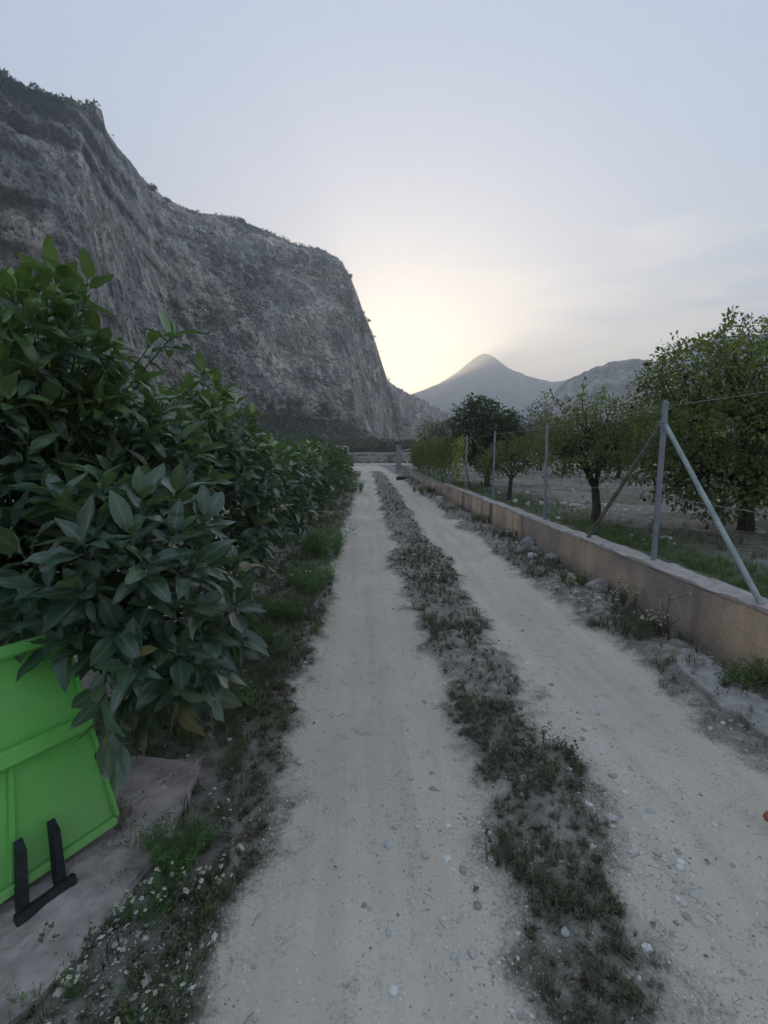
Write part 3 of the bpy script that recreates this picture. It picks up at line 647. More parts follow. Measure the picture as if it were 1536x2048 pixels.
def big_leaf_tree(name, base, ells, spacing, L0, label, cat, seed, group=None, rad=0.05, zfork=0.5, nl=6, extra=(), young=0.5, n_try=9000, per=(8, 13), singles=300, zy=None):
    r = np.random.default_rng(seed); root = thing(name, tuple(base), label, cat, group); O = np.asarray(base, float)
    tips, ax = sample_tips(ells, spacing, n_try, r)
    for e in extra: tips = np.concatenate([tips, [e[0]]]); ax = np.concatenate([ax, [e[1]]])
    trunk, br, tw = limbs(base, tips, r, rad, nl, zfork, None)
    obj('trunk', (trunk[0] - O, trunk[1]), M['bark'], root, smooth=True)
    for b in br: obj('branch', (b[0] - O, b[1]), M['bark'], root, smooth=True)
    if tw: t = join(tw); obj('twigs', (t[0] - O, t[1]), M['twig'], root, kind='stuff')
    zlo, zhi = (tips[:, 2].min(), tips[:, 2].max()) if zy is None else zy
    Pn, D, U, Sz, Y = [], [], [], [], []
    for p, a in zip(tips, ax):
        up = np.array([0, 0, 1.0]); a2 = a * 0.8 + up * (0.85 if p[2] > zlo + 0.3 * (zhi - zlo) else 0.1); a2 /= np.linalg.norm(a2)
        n = r.integers(*per); ph = r.uniform(0, 6.28); yg = np.clip(((p[2] - zlo) / (zhi - zlo) - 0.52) * 1.7 + 0.16 * r.normal(), 0, 1) * young
        e1 = np.cross(a2, [0.3, 0.9, 0.2]); e1 /= np.linalg.norm(e1); e2 = np.cross(a2, e1)
        for k in range(n):
            th = ph + k * 2.399; s = k / n; op = 0.35 + 0.95 * s + r.normal() * 0.12                # inner leaves stand, outer leaves spread
            d = a2 * math.cos(op) + (e1 * math.cos(th) + e2 * math.sin(th)) * math.sin(op); d[2] -= 0.18 + 0.35 * s; d /= np.linalg.norm(d)
            Pn.append(p - a2 * (0.01 + s * L0 * 0.55)); D.append(d); U.append(a2 + up * 0.5 + r.normal(size=3) * 0.25)
            Sz.append(L0 * (0.55 + 0.5 * math.sin(math.pi * min(1, 0.25 + s))) * r.uniform(0.62, 1.2)); Y.append(np.clip(yg * (1.25 - s) + 0.06 * r.normal(), 0, 1))
    Pn, D, U, Sz, Y = map(np.array, (Pn, D, U, Sz, Y)); Mx = frames(D, U, Sz); typ = r.integers(0, 5, len(Pn))
    mid = Pn + D * Sz[:, None] * 0.5; dist = np.linalg.norm(mid - CAMP, axis=1); rel = mid - CAMP; zc_ = rel @ FWD
    uu = 768 + F * (rel @ RGT) / np.maximum(zc_, .05); vv = 1024 - F * (rel @ UPV) / np.maximum(zc_, .05)
    infr = (zc_ > 0.1) & (uu > -20) & (uu < 1556) & (vv > -20) & (vv < 2068)
    # how much of the leaf looks out towards the camera: foremost in its screen cell
    cell = {}; order = np.argsort(dist); front = np.zeros(len(Pn), bool); cs = 0.30 * L0 * F / dist.mean()
    for i in order:
        if not infr[i]: continue
        c = (int(uu[i] // cs), int(vv[i] // cs)); cell[c] = cell.get(c, 0) + 1
        if cell[c] <= 1: front[i] = True
    score = Sz / dist * (1 + 2.0 * front) * infr; single = np.zeros(len(Pn), bool); single[np.argsort(-score)[:singles]] = True; single &= infr
    for i in np.nonzero(single)[0]:
        o = bpy.data.objects.new('leaf', LEAF_ME[typ[i]][0]); C.objects.link(o); o.parent = root
        m4 = np.eye(4); m4[:3, :3] = Mx[i]; m4[:3, 3] = Pn[i] - O; o.matrix_local = Matrix(m4.tolist()); y = float(Y[i]); o.color = (y, y, y, 1)
    rs = np.nonzero(~single)[0]; V, Fc, I = inst([q[1] for q in LEAF_ME], typ[rs], Mx[rs], Pn[rs] - O)
    rn = r.random(len(rs))
    if len(rs): obj('foliage', (V, Fc), M['avocado_mass'], root, smooth=True, attrs={'rnd': rn[I], 'young': Y[rs][I], 'rib': np.tile(RIB, len(rs))}, kind='stuff')
    return root
def E_(u, v, y, rx, ry, rz):                                 # ellipsoid centred where a pixel meets depth y
    c = aty(u, v, y); return [c[0], c[1], c[2], rx, ry, rz]
# nearest avocado tree
ells = [E_(255, 1130, 2.05, .40, .38, .36), E_(120, 1120, 2.2, .42, .4, .38), E_(330, 1300, 2.1, .28, .25, .30), E_(420, 1220, 2.35, .2, .3, .3), E_(-80, 930, 2.4, .55, .5, .55), E_(60, 830, 2.6, .40, .45, .50), E_(90, 690, 2.6, .30, .35, .28),
        E_(160, 860, 2.9, .42, .5, .5), E_(270, 950, 2.9, .42, .5, .42), E_(20, 1150, 2.6, .5, .5, .5), E_(-300, 1000, 2.5, .6, .6, .9)]
extra = [(aty(300, 690, 2.55), np.array([.5, -.1, .5])), (aty(345, 672, 2.6), np.array([.6, 0, .5])), (aty(235, 1480, 1.75), np.array([0, -.2, -1.])), (aty(205, 1400, 1.72), np.array([-.1, -.2, -1.])), (aty(265, 1330, 1.7), np.array([.1, -.3, -.7])),
         (aty(150, 1290, 1.75), np.array([-.3, -.2, -.6])), (aty(360, 1400, 1.85), np.array([.2, -.2, -.8])), (aty(110, 552, 2.5), np.array([0, 0, 1.])), (aty(175, 565, 2.5), np.array([.3, 0, .9])), (aty(35, 570, 2.5), np.array([-.3, 0, .9])), (aty(140, 640, 2.5), np.array([.2, 0, .9])), (aty(190, 680, 2.6), np.array([.6, 0, .6]))]
big_leaf_tree('avocado_tree', (-1.75, 2.75, -0.05), ells, 0.14, 0.185, 'large leaved avocado tree hanging over the bright green box, nearest on the left', 'tree', 1, rad=0.05, zfork=0.55, nl=8, extra=extra, young=1.0, zy=(0.0, 2.7))
ells = [E_(400, 880, 3.9, .45, .5, .42), E_(330, 960, 3.7, .45, .5, .5), E_(470, 960, 4.1, .45, .5, .42), E_(430, 1080, 3.8, .45, .4, .4), E_(250, 930, 4.3, .5, .5, .45), E_(520, 1050, 4.3, .3, .4, .3)]
big_leaf_tree('avocado_tree', (-1.62, 4.1, -0.1), ells, 0.16, 0.17, 'avocado tree with pale new shoots on top, second in the left row', 'tree', 2, rad=0.05, zfork=0.5, nl=7, young=1.0, extra=[(aty(405, 740, 3.9), np.array([0, 0, 1.])), (aty(430, 770, 3.9), np.array([.3, 0, 1.])), (aty(380, 780, 3.9), np.array([-.3, 0, 1.]))], zy=(0.3, 2.3))
ells = [E_(530, 960, 6.0, .5, .5, .45), E_(560, 1010, 6.0, .42, .5, .42), E_(480, 930, 6.4, .5, .5, .5), E_(585, 940, 6.6, .4, .5, .35)]
big_leaf_tree('avocado_tree', (-1.35, 6.2, -0.1), ells, 0.16, 0.16, 'low rounded avocado tree, third in the left row beside the green feathery weeds', 'tree', 3, rad=0.045, zfork=0.4, nl=6, young=0.8, zy=(0.3, 2.0))

# ------------------------------------------------------------------ small leaved trees
KITE = (np.array([[0, 0, 0], [.26, .5, .06], [0, 1, -.12], [-.26, .5, .06]], float), np.array([[0, 1, 2], [0, 2, 3]]))
KITE2 = (np.array([[0, 0, 0], [.2, .42, .08], [0, 1, -.3], [-.2, .42, .08], [0, .45, 0]], float), np.array([[0, 1, 4], [1, 2, 4], [2, 3, 4], [3, 0, 4]]))
def small_tree(name, base, ells, spacing, leaf, per, mt, label, cat, seed, group=None, rad=0.08, zfork=0.8, nl=6, bark='bark', cl=0.16, shell=0.45, n_try=9000, young=0.6, trunkpts=None, fruit=None, droop=0.0, ncluster=1.0):
    r = np.random.default_rng(seed); root = thing(name, tuple(base), label, cat, group); O = np.asarray(base, float)
    tips, ax = sample_tips(ells, spacing, n_try, r, shell)
    trunk, br, tw = limbs(base, tips, r, rad, min(nl, len(tips)), zfork, None)
    obj('trunk', (trunk[0] - O, trunk[1]), M[bark], root, smooth=True)
    b = join(br) if len(br) > 9 else None
    for q in br: obj('branch', (q[0] - O, q[1]), M[bark], root, smooth=True)
    t = join(tw); obj('twigs', (t[0] - O, t[1]), M[bark], root, kind='stuff')
    n = len(tips); cnt = (r.integers(per[0], per[1], n) * .72).astype(int); leaf = leaf * 1.13; I0 = np.repeat(np.arange(n), cnt); m = len(I0)
    D0 = r.normal(size=(m, 3)); D0 /= np.linalg.norm(D0, axis=1)[:, None]; rr = r.random(m) ** 0.5
    Pn = tips[I0] + D0 * rr[:, None] * cl * r.uniform(0.6, 1.4, n)[I0][:, None] * np.array([1, 1, .8])
    D = D0 + ax[I0] * 0.5 + r.normal(size=(m, 3)) * 0.5; D[:, 2] -= droop; U = r.normal(size=(m, 3)) * 0.7 + np.array([0, 0, 1.0])
    spr = r.random(n) < 0.09; sv = (ax * r.uniform(1.0, 2.2, n)[:, None] + np.array([0, 0, 0.9]) * r.random(n)[:, None]) * cl
    sp1 = spr[I0][:, None]; Pn = np.where(sp1, tips[I0] + sv[I0] * r.random(m)[:, None] + (Pn - tips[I0]) * .35, Pn)
    tq = [tube([tips[i_], tips[i_] + sv[i_] * .5, tips[i_] + sv[i_]], [.004, .003, .0015], 4, False) for i_ in np.nonzero(spr)[0]]
    if tq: tq = join(tq); obj('shoots', (tq[0] - O, tq[1]), M[bark], root, kind='stuff')
    sz = leaf * r.uniform(0.6, 1.3, m); V, Fc, I = inst([KITE, KITE2], r.integers(0, 2, m), frames(D, U, sz), Pn - O)
    z0, z1 = tips[:, 2].min(), tips[:, 2].max(); yg = np.clip(((tips[:, 2] - z0) / (z1 - z0 + .01) - 0.4) + 0.35 * r.normal(size=n), 0, 1) * young
    rn = np.clip(r.random(n)[I0] * 0.6 + r.random(m) * 0.4, 0, 1)
    obj('crown', (V, Fc), M[mt], root, attrs={'rnd': rn[I], 'young': yg[I0][I]}, kind='stuff')
    if fruit:
        fn, fr, fm = fruit; fme = mkmesh('fruit', ICO2[0] * fr * np.array([1, 1, 1.1]), ICO2[1], smooth=True); fme.materials.append(M[fm])
        side = [i for i in range(n) if np.dot(ax[i], CAMP - tips[i]) > 0]; sel = r.choice(side if len(side) >= fn else n, min(fn, n), replace=False)
        for i in sel:
            o = bpy.data.objects.new('fruit', fme); C.objects.link(o); o.parent = root; o.location = tuple(tips[i] + ax[i] * cl * 0.9 - np.array([0, 0, 0.05]) - O)
    return root
M['fruit_dark'] = simple('dark_fruit', (0.03, 0.02, 0.012), (0.09, 0.05, 0.02), 30, 0.5, 0.4, 0)
M['fruit_green'] = simple('green_yellow_fruit', (0.22, 0.28, 0.08), (0.42, 0.46, 0.16), 8, 0.45, 0.4, 0)
# citrus row on the left
for k, (u, y, rx, rz, zc_, tl) in enumerate([(585, 8.3, .62, .62, 1.12, 'with pale green fruit just behind the third avocado tree'), (618, 10.8, .65, .62, 1.15, 'with pale fruit, in the middle of the left hedge row'),
                                    (640, 14.0, .75, .68, 1.2, 'loaded with small pale fruit beside the green verge'), (650, 18.5, .85, .66, 1.05, 'between the fruit laden bush and the pipe frame'), (660, 24.5, 1.0, .68, 1.0, 'in front of the white pipe frame'),
                                    (672, 34.0, 1.1, .75, 0.95, 'rounded and very dark, last on the left before the crossing')]):
    c = aty(u, 950, y); b = (c[0], y, hz(c[0], y) - 0.02)
    el = [[c[0], y, zc_, rx, rx, rz], [c[0] - .35 * rx, y + .5 * rx, zc_ + .1, rx * .8, rx * .8, rz * .8], [c[0] + .25 * rx, y - .4 * rx, zc_ - .25, rx * .8, rx * .7, rz * .7]]
    small_tree('citrus_bush', b, el, 0.15 + 0.006 * y, 0.085 + 0.003 * y, (22, 34), 'citrus', 'dark glossy citrus bush ' + tl, 'bush', 200 + k, 'citrus bushes in the left row', rad=0.05, zfork=0.45, nl=5, cl=0.15 + 0.004 * y, fruit=(26, 0.034, 'fruit_green') if k < 4 else None, young=0.7)
# trees right of the wall
c = aty(965, 860, 16.5)
small_tree('dark_tree', (aty(975, 980, 16.5)[0], 16.5, .35), [E_(960, 845, 16.5, .75, .9, .75), E_(1000, 858, 16.8, .7, .9, .6), E_(945, 880, 16.2, .55, .7, .5), E_(1020, 885, 16.8, .6, .8, .5), E_(975, 900, 16.5, .8, .9, .6)],
           0.24, 0.13, (34, 48), 'darktree', 'dense dark round tree with a reddish trunk behind the vine covered fence', 'tree', 301, rad=0.10, zfork=1.1, bark='reed', cl=0.24, young=0.5)
small_tree('small_tree', (aty(1018, 1003, 12.3)[0], 12.3, .36), [E_(1010, 918, 12.3, .62, .6, .35), E_(1060, 905, 12.5, .6, .6, .4), E_(985, 930, 12.1, .35, .5, .22)],
           0.22, 0.075, (36, 56), 'loquat', 'small spreading tree with bare forked limbs between the third and fourth fence posts', 'tree', 302, rad=0.055, zfork=0.95, cl=0.17, young=0.15, nl=5)
small_tree('fruit_tree', (aty(1190, 1052, 8.3)[0], 8.3, .34), [E_(1160, 860, 8.3, .55, .6, .50), E_(1225, 850, 8.5, .5, .6, .45), E_(1130, 900, 8.2, .35, .5, .35), E_(1195, 905, 8.2, .5, .6, .35), E_(1110, 850, 8.6, .22, .3, .3)],
           0.20, 0.062, (34, 60), 'loquat', 'leaning grey trunked fruit tree behind the fence, left of the corner post', 'tree', 303, rad=0.075, zfork=0.98, cl=0.17, young=0.75, nl=6)
small_tree('fruit_tree', (aty(1490, 1075, 7.0)[0], 7.0, .45), [E_(1480, 850, 6.8, 1.1, 1.1, 1.1), E_(1350, 745, 7.2, .30, .4, .28), E_(1490, 690, 7.2, .35, .4, .35), E_(1325, 880, 6.6, .5, .7, .6), E_(1400, 760, 7.0, .75, .8, .6), E_(1560, 740, 7.0, .9, .9, .8), E_(1440, 950, 6.5, .9, .7, .55), E_(1660, 900, 6.6, 1.0, 1.0, .9)],
           0.235, 0.065, (50, 90), 'loquat', 'largest tree at the right edge, bushy down to the ground and dotted with dark fruit', 'tree', 304, rad=0.10, zfork=0.9, cl=0.18, young=0.85, nl=8, fruit=(60, 0.026, 'fruit_dark'), n_try=26000)
small_tree('grey_tree', (aty(1082, 930, 26)[0], 26, .5), [E_(1080, 835, 26, .55, .8, .75), E_(1100, 870, 26, .8, .8, .7), E_(1065, 880, 26, .6, .8, .6)], 0.3, 0.12, (22, 30), 'greytree', 'thin pale grey tree standing behind the leaning fruit tree', 'tree', 305, rad=0.08, zfork=1.2, cl=0.26, young=0.3, nl=5)
for k, (u, v, y, s, tx) in enumerate([(860, 868, 34, 1.0, 'behind the far end of the vine'), (900, 862, 30, .9, 'left of the dark round tree'), (1130, 880, 22, 1.1, 'low behind the leaning fruit tree'), (1240, 890, 18, 1.1, 'seen under the branches left of the corner post'), (1310, 870, 24, 1.5, 'behind the corner post'), (1030, 880, 30, 1.3, 'beyond the small spreading tree'), (1420, 860, 16, 1.4, 'hidden behind the largest tree')]):
    c = aty(u, v, y); small_tree('orchard_tree', (c[0], y, hz(c[0], y) - .05), [[c[0], y, c[2], s, s, s * .8], [c[0] + .5 * s, y, c[2] - .2, s * .7, s * .7, s * .6]], 0.3, 0.12, (22, 30), 'darktree' if k % 2 else 'loquat', 'background orchard tree ' + tx, 'tree', 320 + k, 'orchard trees in the background', rad=0.07, zfork=c[2] - s * .75, cl=0.26, nl=4, young=0.3)

# vine on the far part of the fence
r = np.random.default_rng(55); VN = thing('climbing_vine', (FX, 20, 0.5), 'yellow green climbing vine hanging over the far part of the wire fence', 'vine')
n = 11000; y = 13.9 + 15.8 * r.random(n) ** 0.8; hgt = 1.32 + 0.22 * fbm(xy(y, y * 0, 0.9), 3, 4); zz = 2.08 + 0.14 * fbm(xy(y, y * 0, 1.6), 3, 8) - hgt * r.random(n) ** 1.1 * (0.70 + 0.75 * fbm(xy(y, y * 0, 2.7), 3, 3))
x = FX + 0.11 * r.normal(size=n) + 0.10 * fbm(np.stack([y * 1.2, zz * 1.5, y * 0], 1), 3, 2)
T = np.stack([x, y, zz], 1) - np.array(VN.location); D = np.stack([r.normal(size=n) * .7 - .3, r.normal(size=n), r.normal(size=n) * .6 - .8], 1)
V, Fc, I = inst([KITE, KITE2], r.integers(0, 2, n), frames(D, r.normal(size=(n, 3)) + np.array([-1, 0, .6]), 0.12 * r.uniform(.6, 1.3, n)), T)
yg = np.clip(0.8 * ss(15.4, 14.0, y) + 0.35 * fbm(np.stack([y * 1.0, zz, y * 0], 1), 3, 9), 0, 1)
obj('foliage', (V, Fc), M['vine'], VN, attrs={'rnd': r.random(n)[I], 'young': yg[I]}, kind='stuff')
for k, yy in enumerate((13.7, 16.2, 19.0, 23.1, 26.4)):
    a = np.array([[WX + .32, yy, .35], [WX + .2, yy + .1, .9], [FX, yy + .3, 1.5], [FX + .02, yy + 1.0, 2.0]]); obj('stem', (tube(a, [.022, .018, .012, .006], 6)[0] - np.array(VN.location), tube(a, .02, 6)[1]), M['bark'], VN)

# ------------------------------------------------------------------ far end: pillar, pipe frame
M['pillar'] = simple('grey_render', (0.20, 0.20, 0.21), (0.30, 0.30, 0.31), 4, 0.9, 0.2, 0.004)
M['black'] = simple('black_paint', (0.012, 0.012, 0.013), (0.03, 0.03, 0.032), 14, 0.55, 0.4, 0.001)
M['white_pipe'] = simple('white_pipe', (0.45, 0.46, 0.47), (0.62, 0.62, 0.62), 8, 0.5, 0.4, 0)
c = aty(797, 940, 37.0); px_ = c[0]; GP = thing('gate_pillar', (px_, 37, hz(px_, 37)), 'square grey gate pillar at the far right end of the track', 'pillar')
obj('shaft', box((0, 0, 1.0), (.42, .42, 2.1), .02), M['pillar'], GP); obj('cap', box((0, 0, 2.075), (.48, .48, .05), .01), M['pillar'], GP)
obj('lamp', join([box((-.05, 0, 2.16), (.5, .1, .09), .02), box((-.05, 0, 2.11), (.06, .06, .05), .005)]), M['black'], GP)
obj('gate_hinge', box((.24, -.05, 1.3), (.08, .05, .1), .005), M['black'], GP)
obj('gate_brace', join([tube([(.22, 0, 1.6), (.95, 0, .25)], .035, 8), tube([(.22, 0, 1.62), (1.5, 0, 1.85)], .03, 8), tube([(.95, 0, 0), (.95, 0, .4)], .035, 8)]), M['white_pipe'], GP)
a0, a1 = aty(654, 930, 30), aty(697, 930, 30); gz = hz(a0[0], 30)
PF = thing('pipe_frame', (a0[0], 30, gz), 'rounded white pipe frame standing above the left hedge near the crossing', 'frame'); wv = a1[0] - a0[0]; tz = aty(654, 893, 30)[2] - gz
arc = lambda cx0, a_, b_: [(cx0 + .18 * math.cos(t_), 0, tz - .18 + .18 * math.sin(t_)) for t_ in np.linspace(a_, b_, 6)]
obj('hoop', tube([(0, 0, -.2), (0, 0, tz - .3)] + arc(.18, math.pi, math.pi / 2) + arc(wv - .18, math.pi / 2, 0) + [(wv, 0, tz - .3), (wv, 0, -.2)], .028, 8), M['white_pipe'], PF, smooth=True)
obj('crossbar', tube([(0, 0, tz * .42), (wv, 0, tz * .42)], .02, 8), M['white_pipe'], PF)

# bushes along the crest of the cliff
for k, (u, v, d, s, tx) in enumerate([(8, 158, 161, 5.5, 'at the left edge of the crest, tallest of them'), (38, 172, 162, 4.0, 'rounded, second from the left on the crest'), (75, 184, 163, 3.6, 'on the top left crest beside a gap of sky'), (108, 194, 165, 2.2, 'small, right of the rounded ones on the top left crest'),
                                      (302, 372, 215, 3.2, 'on the shoulder where the steep edge flattens out'), (333, 398, 235, 2.2, 'just below the shoulder of the ridge'), (482, 440, 268, 2.6, 'alone on the long sloping ridge'), (700, 552, 275, 2.4, 'on the brow above the steep nose of the cliff'), (737, 640, 282, 1.9, 'clinging halfway down the steep nose of the cliff')]):
    dr = ray(u, v); kk = d / math.hypot(dr[0], dr[1]); p = np.array([dr[0] * kk, dr[1] * kk, CAM_H + dr[2] * kk - s * .35]); r = np.random.default_rng(400 + k); m = 9
    tm = [clump_tmpl(60, 500 + k, leaf=0.22)]; off = r.normal(size=(m, 3)) * s * .28; off[:, 2] = np.abs(off[:, 2]) * .6
    V, Fc, I = inst(tm, np.zeros(m, int), rotz(r.uniform(0, 6, m), np.full(m, s * .42)), off)
    R_ = thing('ridge_bush', tuple(p), 'dark bush ' + tx, 'bush', 'bushes along the crest of the cliff')
    obj('crown', (V, Fc), M['scrub'], R_, attrs={'rnd': np.repeat(r.random(len(V) // 3) * .5, 3), 'young': np.zeros(len(V))}, kind='stuff'); obj('trunk', tube([(0, 0, -s * .8), (0, 0, s * .2)], [s * .06, s * .03], 6), M['bark'], R_)

# scrub at the foot of the cliff
r = np.random.default_rng(61); n = 900; yy = 80 + 70 * r.random(n) ** 1.3; xx = -0.30 * yy + r.uniform(-.9, .62, n) * yy; keep = (xx < 0.27 * yy); xx, yy = xx[keep], yy[keep]; n = len(xx)
sc = r.uniform(1.0, 3.0, n) * (yy / 100); T = np.stack([xx, yy, H(xx, yy) + sc * .35], 1)
V, Fc, I = inst([clump_tmpl(110, 600 + q, leaf=0.15) for q in range(4)], r.integers(0, 4, n), rotz(r.uniform(0, 6, n), sc), T); rn = r.random(n)
obj('valley_scrub', (V, Fc), M['scrub'], attrs={'rnd': np.clip(rn[I] * .8 + .3 * np.repeat(r.random(len(I) // 3), 3), 0, 1), 'young': np.zeros(len(I))}, kind='stuff', label='mass of grey green scrub at the foot of the cliff beyond the crossing', cat='scrub')

# ------------------------------------------------------------------ ground cover
def weed_tmpl(seed, stems=7, leaves=8, ll=0.13, lw=0.2, spread=0.55, sw=0.012):
    r = np.random.default_rng(seed); Vs, Fs, k = [], [], 0
    for s in range(stems):
        a = r.uniform(0, 6.28); sp = r.uniform(.1, spread); h = r.uniform(.55, 1.0); b = r.normal(size=2) * .06
        P = np.array([[b[0], b[1], 0], [b[0] + math.cos(a) * sp * .35, b[1] + math.sin(a) * sp * .35, h * .55], [b[0] + math.cos(a) * sp, b[1] + math.sin(a) * sp, h]])
        w_ = np.array([-math.sin(a), math.cos(a), 0]) * sw
        V = np.array([P[0] - w_, P[0] + w_, P[1] - w_ * .8, P[1] + w_ * .8, P[2]]); Vs.append(V); Fs.append(np.array([[0, 1, 3], [0, 3, 2], [2, 3, 4]]) + k); k += 5
        for j in range(leaves):
            u = r.uniform(.1, 1.0); p = P[0] + (P[1] - P[0]) * min(1, u / .55) if u < .55 else P[1] + (P[2] - P[1]) * (u - .55) / .45
            d = r.normal(size=3); d[2] = abs(d[2]) * .8; d /= np.linalg.norm(d); x = np.cross(d, r.normal(size=3)); x /= np.linalg.norm(x); l = ll * r.uniform(.6, 1.4)
            Vs.append(np.array([p, p + d * l * .5 + x * l * lw, p + d * l, p + d * l * .5 - x * l * lw])); Fs.append(np.array([[0, 1, 2], [0, 2, 3]]) + k); k += 4
    return np.concatenate(Vs), np.concatenate(Fs)
def tuft_tmpl(seed, blades=15, wd=0.021, spread=0.7, base=0.16):
    r = np.random.default_rng(seed); Vs, Fs, k = [], [], 0
    for s in range(blades):
        a = r.uniform(0, 6.28); sp = r.uniform(.1, spread); h = r.uniform(.45, 1.0); b = r.normal(size=2) * base
        P0 = np.array([b[0], b[1], 0]); P1 = P0 + [math.cos(a) * sp * .3, math.sin(a) * sp * .3, h * .65]; P2 = P0 + [math.cos(a) * sp, math.sin(a) * sp, h * r.uniform(.7, 1.05)]
        w_ = np.array([-math.sin(a), math.cos(a), 0]) * wd
        Vs.append(np.array([P0 - w_, P0 + w_, P1 - w_ * .7, P1 + w_ * .7, P2])); Fs.append(np.array([[0, 1, 3], [0, 3, 2], [2, 3, 4]]) + k); k += 5
    return np.concatenate(Vs), np.concatenate(Fs)
WEEDS = [weed_tmpl(k, 6 + k % 3, 8) for k in range(5)] + [weed_tmpl(10 + k, 11, 7, .11, .35, .8) for k in range(3)]
TUFTS = [tuft_tmpl(k) for k in range(5)] + [tuft_tmpl(20 + k, 26, .012, 1.1, .2) for k in range(3)]
FENN = [weed_tmpl(30 + k, 16, 22, .17, .045, .5, .008) for k in range(4)]
def cover(name, tm, x, y, h, m, r, label, young=0.0, dz=-0.005, cat='weeds', yfun=None):
    n = len(x); T = np.stack([x, y, H(x, y) + dz], 1); V, Fc, I = inst(tm, r.integers(0, len(tm), n), rotz(r.uniform(0, 6.28, n), h), T)
    rn = r.random(n); yg = np.clip(young * r.random(n) if yfun is None else yfun, 0, 1)
    nv = len(I); jit = r.normal(size=nv // 4 + 1).repeat(4)[:nv] * .12
    return obj(name, (V, Fc), M[m], attrs={'rnd': np.clip(rn[I] * .75 + .12 + jit, 0, 1), 'young': yg[I]}, kind='stuff', label=label, cat=cat)
def pick(x0, x1, y0, y1, n, r, dens, power=1.6):
    """points thrown denser near the camera, kept where dens(x, y) allows"""
    u = r.random(n); y = (y0 ** (1 - power) + u * (y1 ** (1 - power) - y0 ** (1 - power))) ** (1 / (1 - power)); x = r.uniform(x0, x1, n) + cx(y)
    k = r.random(n) < dens(x, y); return x[k], y[k]
def dn(x, y, s, k, t0, t1): return ss(t0, t1, fbm(xy(x, y, k), 3, s))
def offroad(x, y): L_, R_, f_ = road_masks(x, y); return 1 - ss(0.15, 0.6, np.maximum(np.maximum(L_, R_), f_))
r = np.random.default_rng(70)
# centre strip
x, y = pick(0.30, 1.35, 0.9, 42, 9500, r, lambda x, y: offroad(x, y) * (0.09 + 0.75 * dn(x, y, 31, 2.6, -.08, .22)), 1.75)
cover('centre_weeds', WEEDS + TUFTS[:3], x, y, r.uniform(.025, .085, len(x)) * (1 + 0.6 * ss(6, 25, y)) * (1 + .7 * (r.random(len(x)) < .1)), 'weed', r, 'dull low weeds along the middle strip between the wheel tracks', young=.45)
MAT_ = [weed_tmpl(200 + k, 4, 9, .58, .16, 1.3, .02) for k in range(5)]
x, y = pick(0.30, 1.35, 0.9, 20, 9000, r, lambda x, y: offroad(x, y) * (.15 + .85 * dn(x, y, 53, 2.2, -.05, .3)), 1.8)
cover('matted_weeds', MAT_, x, y, r.uniform(.015, .04, len(x)), 'straw', r, 'flattened dry mat of dead weeds on the middle strip', cat='weeds')
x, y = pick(-1.5, -0.42, 0.9, 18, 7000, r, lambda x, y: offroad(x, y) * (.25 + .75 * dn(x, y, 55, 2.0, -.2, .2)) * (1 - .85 * (y < 2.6) * ss(-.66, -.8, x)), 1.8)
cover('verge_mat', MAT_, x, y, r.uniform(.015, .045, len(x)), 'straw', r, 'flattened dead stalks on the left verge', cat='weeds')
x, y = pick(0.45, 1.0, 1.3, 9, 140, r, lambda x, y: offroad(x, y) * dn(x, y, 31, 1.9, -.1, .2), 1.5)
cover('tall_centre_weeds', [weed_tmpl(80 + k, 5, 14, .10, .28, .35, .009) for k in range(4)], x, y, r.uniform(.13, .24, len(x)), 'weed', r, 'thin upright weeds on the middle strip', young=.6)
cover('centre_straw', TUFTS, x[::1], y[::1], r.uniform(.05, .10, len(x)), 'straw', r, 'bleached straw tufts on the middle strip', cat='straw')
# left verge
x, y = pick(-1.9, -0.42, 0.85, 45, 9500, r, lambda x, y: offroad(x, y) * (0.10 + 0.9 * dn(x, y, 33, 1.5, -.12, .2)) * ss(-1.9, -.8, x + .3 * (y < 2.2)) * (1 - .75 * (y < 2.6) * ss(-.62, -.78, x)), 1.7)
cover('left_verge_weeds', WEEDS + TUFTS, x, y, r.uniform(.04, .12, len(x)) * (1 + .5 * ss(6, 20, y)), 'weed', r, 'dull weeds on the verge under the left hedge', young=.8)
x, y = pick(-1.3, -0.42, 1.0, 42, 1500, r, lambda x, y: offroad(x, y) * dn(x, y, 35, 1.2, .02, .2) * (1 - .8 * (y < 2.4) * ss(-.68, -.82, x)), 1.5)
cover('left_verge_grass', TUFTS, x, y, r.uniform(.06, .13, len(x)) * (1 + .5 * ss(5, 15, y)), 'grass', r, 'patches of greener grass on the left verge', cat='grass')
# right verge
x, y = pick(2.0, 2.68, 1.3, 32, 4000, r, lambda x, y: offroad(x, y) * (0.08 + 0.92 * dn(x, y, 37, 1.5, -.05, .25)), 1.5)
cover('right_verge_weeds', WEEDS + TUFTS, x, y, r.uniform(.04, .12, len(x)) * (1 + .4 * ss(6, 20, y)), 'weed', r, 'dull weeds between the right wheel track and the orange wall', young=.6)
# grass behind the wall
x, y = pick(2.95, 4.8, 1.4, 34, 4200, r, lambda x, y: (.25 + .75 * dn(x, y, 39, .9, -.2, .2)) * ss(4.8, 3.5, x), 1.35)
cover('orchard_grass', TUFTS, x, y, r.uniform(.06, .16, len(x)), 'grass', r, 'green grass growing in the orchard just behind the orange wall', young=.5, cat='grass')
x, y = pick(4.2, 12, 4, 34, 1300, r, lambda x, y: dn(x, y, 41, .5, .0, .25), 1.2)
cover('orchard_weeds', WEEDS[:4] + TUFTS[:3], x, y, r.uniform(.06, .16, len(x)), 'weed', r, 'thin weeds on the stony orchard soil', young=.5)
